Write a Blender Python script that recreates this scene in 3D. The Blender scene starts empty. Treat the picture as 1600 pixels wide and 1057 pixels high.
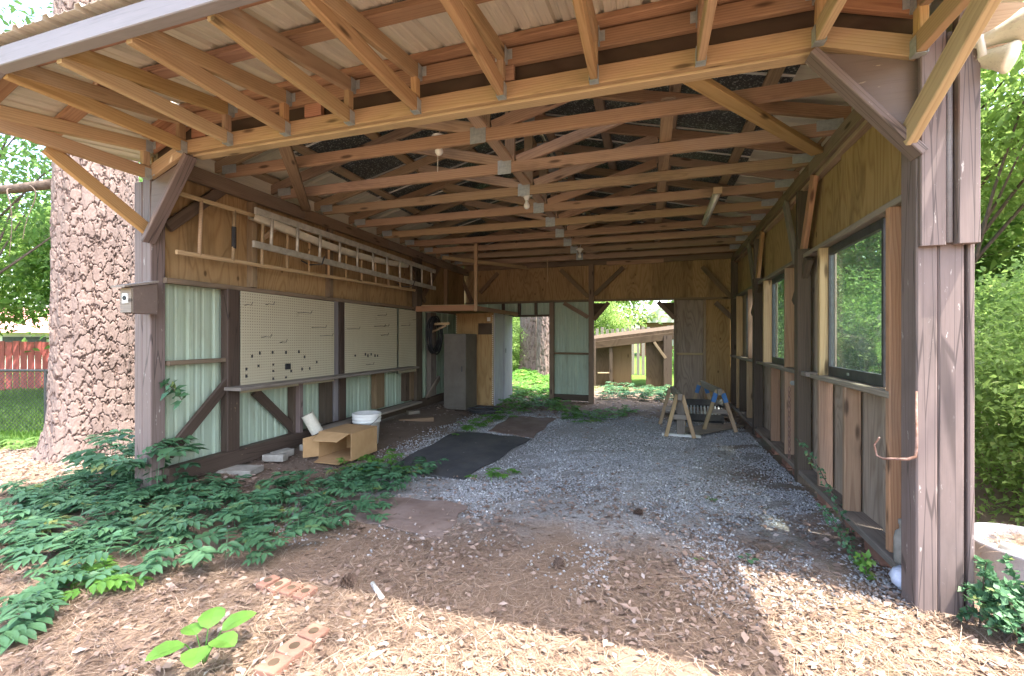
import bpy, math, random
import numpy as np
from mathutils import Vector, Matrix

# ------------------------------------------------------------------ camera, sky, sun, exposure
sc = bpy.context.scene
COL = sc.collection
random.seed(7)
RNG = np.random.default_rng(11)
FPX, CU, CV, CAMH, YAW = 690.0, 800.0, 530.0, 1.2, math.radians(17.23)
cam = bpy.data.cameras.new('camera')
cam.sensor_width = 36.0
cam.lens = FPX / 1600 * 36.0
cam.shift_y = 1.5 / 1600
cam.clip_start, cam.clip_end = 0.02, 2000
camo = bpy.data.objects.new('camera', cam)
COL.objects.link(camo)
camo.location = (0, 0, CAMH)
camo.rotation_euler = (math.pi / 2, 0, YAW)
sc.camera = camo

SUN_DIR = Vector((-0.95, 0.42, -2.65)).normalized()      # direction the light travels
w = bpy.data.worlds.new('World')
sc.world = w
w.use_nodes = True
wt = w.node_tree
bg = wt.nodes['Background']
sky = wt.nodes.new('ShaderNodeTexSky')
sky.sky_type = 'NISHITA'
sky.sun_disc = False
sky.sun_elevation = math.asin(-SUN_DIR.z)
sky.sun_rotation = math.atan2(-SUN_DIR.x, -SUN_DIR.y)
sky.air_density, sky.dust_density, sky.ozone_density = 1.0, 4.0, 0.6
wt.links.new(sky.outputs[0], bg.inputs[0])
bg.inputs[1].default_value = 0.15
sl = bpy.data.lights.new('sun', 'SUN')
sl.energy, sl.angle, sl.color = 2.0, math.radians(0.6), (1.0, 0.95, 0.86)
so = bpy.data.objects.new('sun', sl)
COL.objects.link(so)
so.rotation_euler = SUN_DIR.to_track_quat('-Z', 'Y').to_euler()
so.location = (6, -3, 15)
vs = sc.view_settings
vs.view_transform, vs.look, vs.gamma, vs.use_curve_mapping = 'Standard', 'None', 1.0, False
vs.exposure = 3.2
sc.render.engine = 'CYCLES'
sc.cycles.use_denoising = True
sc.cycles.max_bounces = 12
sc.cycles.diffuse_bounces = 9
sc.cycles.transparent_max_bounces = 16
sc.cycles.sample_clamp_indirect = 8.0

# ------------------------------------------------------------------ measuring: a photo point on a real plane
CS, SN = math.cos(YAW), math.sin(YAW)
def ray(u, v):
    a, b, c = FPX, u - CU, CV - v
    return Vector((-SN * a + CS * b, CS * a + SN * b, c))
def onX(u, v, X):
    r = ray(u, v); t = X / r.x
    return Vector((X, r.y * t, CAMH + r.z * t))
def onY(u, v, Y):
    r = ray(u, v); t = Y / r.y
    return Vector((r.x * t, Y, CAMH + r.z * t))
def onZ(u, v, z=0.0):
    r = ray(u, v); t = (z - CAMH) / r.z
    return Vector((r.x * t, r.y * t, z))
def LY(u, X=-3.57):
    return onX(u, CV, X).y
def RX(Y, d=0.0):
    return 1.16 + 0.03 * (Y - 2.4) + d      # inner face of the window wall studs; the wall splays a little
def RY(u, d=0.0):
    r = ray(u, CV); k = r.x / r.y
    return (1.16 - 0.072 + d) / (k - 0.03)
def BX(u, Y=8.4):
    return onY(u, CV, Y).x

# ------------------------------------------------------------------ node helpers
class G:
    def __init__(self, name):
        self.m = bpy.data.materials.new(name)
        self.m.use_nodes = True
        self.t = self.m.node_tree
        self.b = self.t.nodes['Principled BSDF']
        self.out = self.t.nodes['Material Output']
    def n(self, typ, **props):
        x = self.t.nodes.new(typ)
        for k, v in props.items():
            setattr(x, k, v)
        return x
    def put(self, sock, v):
        if isinstance(v, bpy.types.NodeSocket):
            self.t.links.new(v, sock)
        elif isinstance(v, (tuple, list)) and len(v) == 3 and len(sock.default_value) == 4:
            sock.default_value = (*v, 1)
        else:
            sock.default_value = v
    def math(self, op, a, b=0.0, clamp=False):
        x = self.n('ShaderNodeMath', operation=op, use_clamp=clamp)
        self.put(x.inputs[0], a); self.put(x.inputs[1], b)
        return x.outputs[0]
    def vmath(self, op, a, b=(0, 0, 0)):
        x = self.n('ShaderNodeVectorMath', operation=op)
        self.put(x.inputs[0], a); self.put(x.inputs[1], b)
        return x.outputs['Value'] if op in ('LENGTH', 'DISTANCE') else x.outputs[0]
    def mix(self, f, a, b, blend='MIX'):
        x = self.n('ShaderNodeMix', data_type='RGBA', blend_type=blend)
        self.put(x.inputs[0], f); self.put(x.inputs[6], a); self.put(x.inputs[7], b)
        return x.outputs[2]
    def noise(self, vec, scale, detail=3.0, rough=0.55, dist=0.0):
        x = self.n('ShaderNodeTexNoise')
        self.put(x.inputs['Vector'], vec)
        x.inputs['Scale'].default_value = scale
        x.inputs['Detail'].default_value = detail
        x.inputs['Roughness'].default_value = rough
        x.inputs['Distortion'].default_value = dist
        return x.outputs[0]
    def voro(self, vec, scale, feature='F1', out=0, rnd=1.0):
        x = self.n('ShaderNodeTexVoronoi', feature=feature)
        self.put(x.inputs['Vector'], vec)
        x.inputs['Scale'].default_value = scale
        x.inputs['Randomness'].default_value = rnd
        return x.outputs[out]
    def ramp(self, f, stops, interp='LINEAR'):
        x = self.n('ShaderNodeValToRGB')
        x.color_ramp.interpolation = interp
        e = x.color_ramp.elements
        while len(e) < len(stops):
            e.new(0.5)
        for el, (p, c) in zip(e, stops):
            el.position = p
            el.color = (c, c, c, 1) if isinstance(c, (int, float)) else (*c, 1)
        self.put(x.inputs[0], f)
        return x.outputs[0]
    def step(self, v, a, b):
        x = self.n('ShaderNodeMapRange', interpolation_type='SMOOTHSTEP')
        self.put(x.inputs[0], v); x.inputs[1].default_value = a; x.inputs[2].default_value = b
        return x.outputs[0]
    def obj(self):
        return self.n('ShaderNodeTexCoord').outputs['Object']
    def rnd(self):
        return self.n('ShaderNodeObjectInfo').outputs['Random']
    def xyz(self, v):
        x = self.n('ShaderNodeSeparateXYZ'); self.put(x.inputs[0], v)
        return x.outputs
    def vec(self, a, b, c):
        x = self.n('ShaderNodeCombineXYZ')
        for i, v in enumerate((a, b, c)):
            self.put(x.inputs[i], v)
        return x.outputs[0]
    def attr(self, name):
        return self.n('ShaderNodeAttribute', attribute_name=name).outputs['Fac']
    def bump(self, h, strength=0.3, dist=0.01):
        x = self.n('ShaderNodeBump')
        x.inputs['Strength'].default_value = strength
        x.inputs['Distance'].default_value = dist
        self.put(x.inputs['Height'], h)
        self.put(self.b.inputs['Normal'], x.outputs[0])
    def done(self, col, rough=0.8, spec=0.25, metal=0.0):
        self.put(self.b.inputs['Base Color'], col)
        self.put(self.b.inputs['Roughness'], rough)
        self.b.inputs['Specular IOR Level'].default_value = spec
        self.b.inputs['Metallic'].default_value = metal
        return self.m

def sc3(c, k):
    return tuple(min(1, x * k) for x in c)

def mat_wood(name, light, dark, stain=(0.05, 0.04, 0.03), stain_amt=0.5, rings=75.0, knots=True, vary=0.35, rough=0.75, gray=0.0, grain=0.8):
    """Sawn timber: growth rings round a pith beside the board, fibres, knots, stains. Local X runs along the grain."""
    g = G(name)
    r = g.rnd()
    off = g.vec(g.math('MULTIPLY', r, 91.0), g.math('MULTIPLY', r, 57.0), g.math('MULTIPLY', r, 133.0))
    p = g.vmath('ADD', g.obj(), off)
    o = g.xyz(g.obj())
    lowx = g.noise(g.vmath('MULTIPLY', p, (1.1, 7.0, 7.0)), 1.0, 2.0)
    wob = g.math('MULTIPLY', g.math('SUBTRACT', lowx, 0.5), 0.075)
    yy = g.math('ADD', g.math('ADD', o[1], g.math('SUBTRACT', g.math('MULTIPLY', r, 0.08), 0.04)), wob)
    zz = g.math('ADD', g.math('ADD', o[2], g.math('MULTIPLY', g.math('FRACT', g.math('MULTIPLY', r, 7.3)), 0.09)), g.math('MULTIPLY', o[0], 0.012))
    rad = g.math('SQRT', g.math('ADD', g.math('MULTIPLY', yy, yy), g.math('MULTIPLY', zz, zz)))
    ring = g.math('FRACT', g.math('MULTIPLY', rad, rings))
    ringc = g.ramp(ring, [(0.0, 0.0), (0.55, 0.35), (0.86, 1.0), (1.0, 0.0)])
    fib = g.noise(g.vmath('MULTIPLY', p, (4.0, 190.0, 190.0)), 1.0, 3.0, 0.7)
    f = g.math('ADD', g.math('MULTIPLY', ringc, grain * 0.62), g.math('MULTIPLY', g.math('SUBTRACT', fib, 0.35), 0.7), clamp=True)
    col = g.mix(f, light, dark)
    if knots:
        kd = g.voro(g.vmath('MULTIPLY', p, (2.2, 9.0, 9.0)), 1.0)
        kf = g.step(kd, 0.17, 0.06)
        col = g.mix(g.math('MULTIPLY', kf, 0.85), col, sc3(dark, 0.28))
    st = g.step(g.noise(g.vmath('MULTIPLY', p, (1.6, 5.0, 5.0)), 1.0, 4.0, 0.65), 0.5, 0.74)
    col = g.mix(g.math('MULTIPLY', st, stain_amt), col, stain)
    if gray:
        gf = g.step(g.noise(g.vmath('MULTIPLY', p, (0.8, 3.0, 3.0)), 1.0, 3.0), 0.35, 0.7)
        col = g.mix(g.math('MULTIPLY', gf, gray), col, (0.24, 0.22, 0.20))
    v = g.n('ShaderNodeHueSaturation')
    g.put(v.inputs['Color'], col)
    g.put(v.inputs['Value'], g.math('ADD', 1 - vary / 2, g.math('MULTIPLY', g.math('FRACT', g.math('MULTIPLY', r, 13.7)), vary)))
    g.put(v.inputs['Hue'], g.math('ADD', 0.488, g.math('MULTIPLY', g.math('FRACT', g.math('MULTIPLY', r, 31.1)), 0.02)))
    g.put(v.inputs['Saturation'], g.math('ADD', 0.85, g.math('MULTIPLY', g.math('FRACT', g.math('MULTIPLY', r, 5.9)), 0.25)))
    g.bump(g.math('ADD', fib, g.math('MULTIPLY', ringc, 0.5)), 0.35, 0.002)
    return g.done(v.outputs[0], rough, 0.2)

def mat_ply(name, light, dark, freq=16.0, stain=(0.07, 0.045, 0.025), stain_amt=0.5, amp=1.0, vary=0.25):
    """Rotary-cut plywood: contour-like figure stretched along the sheet (local X)."""
    g = G(name)
    r = g.rnd()
    p = g.vmath('ADD', g.obj(), g.vec(g.math('MULTIPLY', r, 77.0), g.math('MULTIPLY', r, 41.0), 0.0))
    n1 = g.noise(g.vmath('MULTIPLY', p, (0.75, 4.2, 1.0)), 1.0, 2.0, 0.4, 0.3)
    fr = g.math('FRACT', g.math('MULTIPLY', n1, freq * amp))
    fig = g.ramp(fr, [(0.0, 0.1), (0.4, 0.25), (0.72, 1.0), (1.0, 0.1)])
    fib = g.noise(g.vmath('MULTIPLY', p, (5.0, 160.0, 20.0)), 1.0, 3.0, 0.7)
    f = g.math('ADD', g.math('MULTIPLY', fig, 0.55), g.math('MULTIPLY', g.math('SUBTRACT', fib, 0.35), 0.75), clamp=True)
    col = g.mix(f, light, dark)
    st = g.step(g.noise(g.vmath('MULTIPLY', p, (1.0, 3.4, 1.0)), 1.0, 5.0, 0.65), 0.46, 0.75)
    col = g.mix(g.math('MULTIPLY', st, stain_amt), col, stain)
    kd = g.step(g.voro(g.vmath('MULTIPLY', p, (3.0, 5.5, 1.0)), 1.0), 0.1, 0.04)
    col = g.mix(g.math('MULTIPLY', kd, 0.8), col, sc3(dark, 0.35))
    v = g.n('ShaderNodeHueSaturation')
    g.put(v.inputs['Color'], col)
    g.put(v.inputs['Value'], g.math('ADD', 1 - vary / 2, g.math('MULTIPLY', r, vary)))
    g.bump(g.math('ADD', fib, fig), 0.25, 0.002)
    return g.done(v.outputs[0], 0.78, 0.2)

def mat_paint(name, col, col2, under=(0.22, 0.17, 0.13), chip=0.72, rough=0.6, dirt=(0.06, 0.05, 0.04), dirt_amt=0.4, cracks=False):
    """Old paint on boards: tone shifts, chips to bare wood, brush fibre, grime."""
    g = G(name)
    r = g.rnd()
    p = g.vmath('ADD', g.obj(), g.vec(g.math('MULTIPLY', r, 61.0), g.math('MULTIPLY', r, 23.0), g.math('MULTIPLY', r, 47.0)))
    base = g.mix(g.noise(g.vmath('MULTIPLY', p, (1.2, 6.0, 6.0)), 1.0, 4.0), col, col2)
    fib = g.noise(g.vmath('MULTIPLY', p, (3.0, 130.0, 130.0)), 1.0, 3.0, 0.7)
    ch = g.step(g.noise(g.vmath('MULTIPLY', p, (9.0, 34.0, 34.0)), 1.0, 5.0, 0.7), chip, chip + 0.05)
    base = g.mix(ch, base, under)
    dt = g.step(g.noise(g.vmath('MULTIPLY', p, (1.4, 4.0, 4.0)), 1.0, 5.0, 0.65), 0.48, 0.8)
    base = g.mix(g.math('MULTIPLY', dt, dirt_amt), base, dirt)
    base = g.mix(g.math('MULTIPLY', g.step(fib, 0.5, 0.72), 0.4), base, sc3(col, 0.5))
    blot = g.noise(g.vmath('MULTIPLY', p, (2.5, 14.0, 14.0)), 1.0, 5.0, 0.7)
    base = g.mix(g.math('MULTIPLY', g.step(blot, 0.52, 0.7), 0.35), base, sc3(col2, 1.5))
    crk = g.step(g.voro(g.vmath('MULTIPLY', p, (0.9, 26.0, 26.0)), 1.0, 'DISTANCE_TO_EDGE'), 0.035, 0.01)
    if cracks:
        base = g.mix(g.math('MULTIPLY', crk, 0.7), base, sc3(col, 0.25))
    g.bump(g.math('ADD', fib, g.math('MULTIPLY', ch, -0.8)), 0.3, 0.002)
    return g.done(base, rough, 0.3)

def mat_noise(name, c1, c2, scale=6.0, rough=0.8, spec=0.25, bump=0.2, detail=5.0, metal=0.0, spots=None, vary=0.0):
    g = G(name)
    p = g.obj()
    if vary:
        r = g.rnd()
        p = g.vmath('ADD', p, g.vec(g.math('MULTIPLY', r, 50.0), g.math('MULTIPLY', r, 31.0), g.math('MULTIPLY', r, 17.0)))
    n = g.noise(p, scale, detail, 0.65)
    col = g.mix(g.step(n, 0.3, 0.7), c1, c2)
    if spots:
        s = g.step(g.noise(p, scale * spots[1], 4.0, 0.7), spots[2], spots[2] + 0.06)
        col = g.mix(s, col, spots[0])
    if vary:
        v = g.n('ShaderNodeHueSaturation')
        g.put(v.inputs['Color'], col)
        g.put(v.inputs['Value'], g.math('ADD', 1 - vary / 2, g.math('MULTIPLY', r, vary)))
        col = v.outputs[0]
    if bump:
        g.bump(g.noise(p, scale * 6, 4.0, 0.7), bump, 0.004)
    return g.done(col, rough, spec, metal)

def mat_leaf(name, dark, light, trans=0.35, tip=None):
    g = G(name)
    r = g.attr('rnd')
    stops = [(0.0, dark), (0.75, light)]
    if tip:
        stops.append((0.93, tip))
    col = g.ramp(r, stops)
    g.done(col, 0.5, 0.35)
    tr = g.n('ShaderNodeBsdfTranslucent')
    g.put(tr.inputs[0], g.mix(0.5, col, sc3(light, 1.7)))
    mx = g.n('ShaderNodeMixShader')
    mx.inputs[0].default_value = trans
    g.t.links.new(g.b.outputs[0], mx.inputs[1])
    g.t.links.new(tr.outputs[0], mx.inputs[2])
    g.t.links.new(mx.outputs[0], g.out.inputs[0])
    return g.m

M = {}
M['truss'] = mat_wood('truss_wood', (0.38, 0.265, 0.165), (0.22, 0.138, 0.082), stain_amt=0.5, stain=(0.10, 0.07, 0.05))
M['rafter'] = mat_wood('rafter_wood', (0.46, 0.315, 0.165), (0.28, 0.172, 0.08), stain_amt=0.35, stain=(0.12, 0.08, 0.05))
M['ledger'] = mat_wood('ledger_wood', (0.42, 0.24, 0.135), (0.235, 0.11, 0.06), stain_amt=0.3)
M['stud'] = mat_wood('stud_wood', (0.40, 0.235, 0.14), (0.20, 0.10, 0.058), stain_amt=0.3, gray=0.25)
M['pale'] = mat_wood('pale_wood', (0.46, 0.34, 0.20), (0.28, 0.18, 0.09), stain_amt=0.25, stain=(0.13, 0.1, 0.07))
M['gray'] = mat_wood('weathered_wood', (0.27, 0.23, 0.185), (0.14, 0.11, 0.085), stain_amt=0.45, gray=0.4)
M['dark'] = mat_wood('dark_wood', (0.115, 0.085, 0.06), (0.055, 0.038, 0.026), stain_amt=0.5)
M['olddark'] = mat_wood('old_beam_wood', (0.25, 0.18, 0.115), (0.13, 0.085, 0.052), stain_amt=0.45)
M['ply'] = mat_ply('plywood', (0.42, 0.275, 0.125), (0.24, 0.135, 0.05), stain_amt=0.35)
M['plywall'] = mat_ply('wall_plywood', (0.42, 0.285, 0.145), (0.235, 0.14, 0.06), stain_amt=0.5)
M['plyold'] = mat_ply('weathered_plywood', (0.40, 0.32, 0.25), (0.20, 0.14, 0.10), stain_amt=0.4, stain=(0.12, 0.09, 0.07))
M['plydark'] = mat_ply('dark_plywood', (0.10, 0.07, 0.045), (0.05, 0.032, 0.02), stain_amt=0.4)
M['brown'] = mat_paint('brown_paint', (0.21, 0.16, 0.148), (0.15, 0.112, 0.10), chip=0.635, under=(0.40, 0.36, 0.33), cracks=True)
M['brownflat'] = mat_paint('brown_panel_paint', (0.19, 0.145, 0.125), (0.13, 0.097, 0.082), chip=0.64, under=(0.34, 0.27, 0.2), dirt=(0.16, 0.11, 0.06), dirt_amt=0.6)
M['brownd'] = mat_paint('dark_brown_paint', (0.09, 0.064, 0.05), (0.062, 0.042, 0.032), chip=0.66, under=(0.34, 0.26, 0.15), cracks=True)
M['grayp'] = mat_paint('gray_fascia_paint', (0.26, 0.24, 0.245), (0.19, 0.175, 0.18), chip=0.7)
M['sheet'] = mat_paint('cream_sheet_metal', (0.64, 0.60, 0.50), (0.57, 0.53, 0.42), under=(0.25, 0.2, 0.15), chip=0.8, rough=0.45, dirt_amt=0.12)
M['mint'] = mat_paint('mint_siding', (0.40, 0.50, 0.42), (0.37, 0.44, 0.31), under=(0.16, 0.13, 0.08), chip=0.68, rough=0.5, dirt=(0.22, 0.2, 0.13), dirt_amt=0.5)
M['galv'] = mat_noise('galvanized', (0.42, 0.45, 0.44), (0.30, 0.33, 0.33), 40, 0.45, 0.5, 0.1, metal=0.35)
M['alu'] = mat_noise('ladder_aluminium', (0.52, 0.50, 0.44), (0.36, 0.34, 0.29), 14, 0.45, 0.5, 0.1, metal=0.3, spots=((0.2, 0.16, 0.12), 4, 0.66))
M['white'] = mat_noise('white_plastic', (0.72, 0.71, 0.66), (0.60, 0.59, 0.54), 8, 0.5, 0.4, 0.05)
M['rust'] = mat_noise('rusty_iron', (0.30, 0.19, 0.16), (0.17, 0.09, 0.06), 30, 0.8, 0.3, 0.3)
M['black'] = mat_noise('black_rubber', (0.035, 0.036, 0.04), (0.02, 0.02, 0.022), 9, 0.6, 0.35, 0.2)
M['iron'] = mat_noise('black_iron', (0.06, 0.06, 0.062), (0.035, 0.034, 0.034), 14, 0.55, 0.4, 0.2, spots=((0.14, 0.09, 0.06), 3, 0.66))
M['card'] = mat_noise('cardboard', (0.44, 0.28, 0.14), (0.36, 0.22, 0.105), 5, 0.85, 0.15, 0.05)
M['brick'] = mat_noise('red_brick', (0.30, 0.165, 0.12), (0.21, 0.105, 0.075), 12, 0.9, 0.15, 0.4, spots=((0.5, 0.42, 0.36), 2, 0.64), vary=0.4)
M['stone'] = mat_noise('concrete_block', (0.36, 0.34, 0.30), (0.24, 0.22, 0.19), 10, 0.9, 0.2, 0.4, vary=0.3)
M['cab'] = mat_noise('dusty_brown_metal', (0.155, 0.135, 0.11), (0.115, 0.098, 0.078), 4, 0.6, 0.35, 0.08, spots=((0.09, 0.06, 0.04), 3, 0.68))
M['closet'] = mat_paint('lilac_gray_paint', (0.42, 0.41, 0.44), (0.35, 0.34, 0.37), chip=0.76, rough=0.6, dirt_amt=0.3)
M['blue'] = mat_paint('blue_paint', (0.07, 0.19, 0.42), (0.06, 0.15, 0.34), chip=0.66)
M['fenced'] = mat_paint('red_fence_paint', (0.42, 0.10, 0.09), (0.34, 0.08, 0.075), chip=0.8)
M['foil'] = None
M['cone'] = mat_noise('pine_cone_scale', (0.15, 0.10, 0.075), (0.085, 0.056, 0.042), 60, 0.85, 0.15, 0.2)

g = G('insulation_foil')      # dark speckled facing under the roof sheets
p = g.obj()
sp = g.step(g.noise(p, 60, 3, 0.75), 0.56, 0.62)
c = g.mix(g.noise(p, 3.5, 4), (0.028, 0.034, 0.036), (0.055, 0.066, 0.068))
c = g.mix(g.math('MULTIPLY', sp, 0.8), c, (0.5, 0.53, 0.5))
g.bump(g.noise(p, 40, 3), 0.4, 0.006)
M['foil'] = g.done(c, 0.42, 0.5)

g = G('pegboard_hardboard')
o = g.xyz(g.obj())
def cell(s):
    return g.math('SUBTRACT', g.math('FRACT', g.math('MULTIPLY', s, 1 / 0.0254)), 0.5)
dd = g.math('SQRT', g.math('ADD', g.math('POWER', cell(o[0]), 2.0), g.math('POWER', cell(o[1]), 2.0)))
hole = g.step(dd, 0.2, 0.13)
c = g.mix(g.noise(g.obj(), 3.0, 5), (0.50, 0.455, 0.33), (0.42, 0.38, 0.265))
c = g.mix(g.step(g.noise(g.obj(), 5.0, 5, 0.7), 0.62, 0.8), c, (0.28, 0.24, 0.17))
g.bump(g.math('MULTIPLY', hole, -1.0), 0.8, 0.004)
M['peg'] = g.done(g.mix(hole, c, (0.10, 0.085, 0.06)), 0.6, 0.3)

g = G('window_glass')
tr = g.n('ShaderNodeBsdfTransparent'); tr.inputs[0].default_value = (0.90, 0.965, 0.94, 1)
gl = g.n('ShaderNodeBsdfGlossy'); gl.inputs['Roughness'].default_value = 0.02
df = g.n('ShaderNodeBsdfDiffuse'); df.inputs[0].default_value = (0.5, 0.56, 0.54, 1)
lw = g.n('ShaderNodeLayerWeight')
m1 = g.n('ShaderNodeMixShader'); g.put(m1.inputs[0], g.math('ADD', 0.03, g.math('MULTIPLY', g.math('POWER', lw.outputs['Facing'], 5.0), 0.55)))
g.t.links.new(tr.outputs[0], m1.inputs[1]); g.t.links.new(gl.outputs[0], m1.inputs[2])
m2 = g.n('ShaderNodeMixShader')
g.put(m2.inputs[0], g.math('ADD', 0.07, g.math('MULTIPLY', g.step(g.noise(g.obj(), 2.5, 5, 0.7), 0.4, 0.8), 0.16)))
g.t.links.new(m1.outputs[0], m2.inputs[1]); g.t.links.new(df.outputs[0], m2.inputs[2])
g.t.links.new(m2.outputs[0], g.out.inputs[0])
M['glass'] = g.m

g = G('pine_bark')
pl = g.attr('plate'); cr = g.attr('rnd')
c = g.ramp(pl, [(0.0, (0.05, 0.032, 0.026)), (0.35, (0.13, 0.088, 0.075)), (1.0, (0.205, 0.158, 0.143))])
c = g.mix(g.math('MULTIPLY', cr, 0.5), c, (0.17, 0.125, 0.11))
c = g.mix(g.math('MULTIPLY', g.step(g.noise(g.obj(), 60, 4, 0.7), 0.52, 0.7), 0.45), c, (0.13, 0.085, 0.07))
g.bump(g.noise(g.obj(), 55, 5, 0.7), 0.5, 0.006)
c = g.mix(g.math('MULTIPLY', g.step(g.noise(g.obj(), 2.6, 4, 0.6), 0.42, 0.68), 0.5), c, (0.105, 0.078, 0.07))  # broad dark patches: dappled shade put into the bark colour
M['bark'] = g.done(c, 0.9, 0.15)
M['limb'] = mat_noise('branch_bark', (0.13, 0.10, 0.08), (0.075, 0.055, 0.045), 18, 0.9, 0.15, 0.4)

M['leaf'] = mat_leaf('leaf_green', (0.065, 0.135, 0.035), (0.15, 0.26, 0.065), 0.5, (0.25, 0.34, 0.10))
M['leafl'] = mat_leaf('leaf_light', (0.11, 0.19, 0.05), (0.24, 0.35, 0.095), 0.55, (0.36, 0.43, 0.16))
M['creeper'] = mat_leaf('creeper_leaf', (0.035, 0.10, 0.05), (0.085, 0.185, 0.085), 0.25, (0.18, 0.21, 0.06))
M['creeperl'] = mat_leaf('young_creeper_leaf', (0.06, 0.16, 0.03), (0.13, 0.28, 0.05), 0.35, (0.24, 0.32, 0.07))
M['needle'] = mat_leaf('pine_straw', (0.15, 0.10, 0.07), (0.30, 0.215, 0.155), 0.0, (0.44, 0.345, 0.27))
M['litter'] = mat_leaf('leaf_litter', (0.12, 0.078, 0.058), (0.30, 0.215, 0.17), 0.05, (0.36, 0.30, 0.27))
M['gravel'] = mat_leaf('gravel_stone', (0.20, 0.197, 0.197), (0.42, 0.415, 0.415), 0.0, (0.66, 0.66, 0.64))
M['grass'] = mat_leaf('grass_blade', (0.07, 0.15, 0.025), (0.15, 0.27, 0.045), 0.3)

# ground: gravel inside, pine straw outside, soil in between; lawn beyond the chain-link fence
g = G('ground_surface')
o = g.xyz(g.obj()); P = g.obj()
n = g.noise(P, 1.3, 5, 0.6); n2 = g.noise(P, 60, 4, 0.75); n3 = g.noise(P, 9, 5, 0.7)
soil = g.mix(n3, (0.14, 0.105, 0.08), (0.24, 0.18, 0.14))
straw = g.mix(n2, (0.14, 0.095, 0.068), (0.29, 0.205, 0.15))
grav = g.mix(g.step(n2, 0.35, 0.65), (0.20, 0.192, 0.185), (0.40, 0.39, 0.38))
wx = g.math('ADD', o[0], g.math('MULTIPLY', g.math('SUBTRACT', n, 0.5), 1.6))
wy = g.math('ADD', o[1], g.math('MULTIPLY', g.math('SUBTRACT', n, 0.5), 2.2))
fgr = g.math('MULTIPLY', g.math('MULTIPLY', g.step(wx, -2.7, -2.0), g.step(wx, 1.25, 0.7)), g.math('MULTIPLY', g.step(wy, 2.3, 3.3), g.step(wy, 7.4, 6.6)))
c = g.mix(g.step(wy, 3.6, 2.4), soil, straw)
c = g.mix(fgr, c, grav)
lawn = g.mix(n3, (0.06, 0.13, 0.02), (0.13, 0.22, 0.04))
c = g.mix(g.math('MAXIMUM', g.step(o[0], -8.3, -8.9), g.step(g.math('ADD', o[1], g.math('MULTIPLY', n, 2.0)), 11.0, 13.0)), c, lawn)
moss = g.math('MULTIPLY', g.math('MULTIPLY', g.step(wx, 0.3, 0.75), g.step(wx, 1.3, 0.8)), g.step(n3, 0.45, 0.65))
c = g.mix(g.math('MULTIPLY', moss, 0.45), c, (0.09, 0.085, 0.03))
g.bump(g.math('ADD', n2, n3), 0.6, 0.02)
M['ground'] = g.done(c, 0.95, 0.1)

# ------------------------------------------------------------------ mesh helpers
def tag(o, label=None, cat=None, group=None, kind=None):
    for k, v in (('label', label), ('category', cat), ('group', group), ('kind', kind)):
        if v:
            o[k] = v
    return o

def link(name, me, mat, parent=None, matrix=None):
    if mat is not None and not me.materials:
        me.materials.append(mat)
    o = bpy.data.objects.new(name, me)
    COL.objects.link(o)
    if matrix is not None:
        o.matrix_world = matrix
    if parent is not None:
        o.parent = parent
        o.matrix_parent_inverse = parent.matrix_world.inverted()     # children are given in world coordinates
    return o
def empty(name, loc, label, cat, group=None):
    o = bpy.data.objects.new(name, None)
    COL.objects.link(o)
    o.empty_display_size = 0.1
    o.matrix_world = Matrix.Translation(loc)
    return tag(o, label, cat, group)

def frame_x(p0, p1, up=(0, 0, 1)):
    p0, p1 = Vector(p0), Vector(p1)
    x = (p1 - p0).normalized()
    u = Vector(up)
    if abs(x.dot(u)) > 0.98:
        u = Vector((0, 1, 0))
    y = u.cross(x).normalized()
    z = x.cross(y)
    m = Matrix((x, y, z)).transposed().to_4x4()
    m.translation = (p0 + p1) / 2
    return m, (p1 - p0).length

def beam_mesh(L, wd, ht, ch=0.004, nseg=1, bow=0.0):
    a, b = wd / 2, ht / 2
    c = min(ch, a * 0.5, b * 0.5)
    prof = [(-a + c, -b), (a - c, -b), (a, -b + c), (a, b - c), (a - c, b), (-a + c, b), (-a, b - c), (-a, -b + c)]
    vs_, fs = [], []
    for i in range(nseg + 1):
        t = i / nseg
        x = (t - 0.5) * L
        d = bow * math.sin(math.pi * t)
        vs_ += [(x, y, z - d) for y, z in prof]
    for i in range(nseg):
        for k in range(8):
            k2 = (k + 1) % 8
            fs.append((i * 8 + k, i * 8 + k2, i * 8 + 8 + k2, i * 8 + 8 + k))
    fs.append(tuple(range(7, -1, -1)))
    fs.append(tuple(range(nseg * 8, nseg * 8 + 8)))
    me = bpy.data.meshes.new('beam')
    me.from_pydata(vs_, [], [f[::-1] for f in fs])
    me.validate()
    return me

def beam(name, p0, p1, wd, ht, mat, parent=None, up=(0, 0, 1), ch=0.004, nseg=1, bow=0.0, label=None):
    """a board from p0 to p1; wd across, ht along 'up'"""
    m, L = frame_x(p0, p1, up)
    j = lambda s: s * (1 + random.uniform(-0.015, 0.015)) + random.uniform(-0.0006, 0.0006)
    me = beam_mesh(L, j(wd), j(ht), ch, nseg, bow)
    o = link(name, me, M[mat], parent, m)
    if label:
        o['label'] = label
    return o

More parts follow.
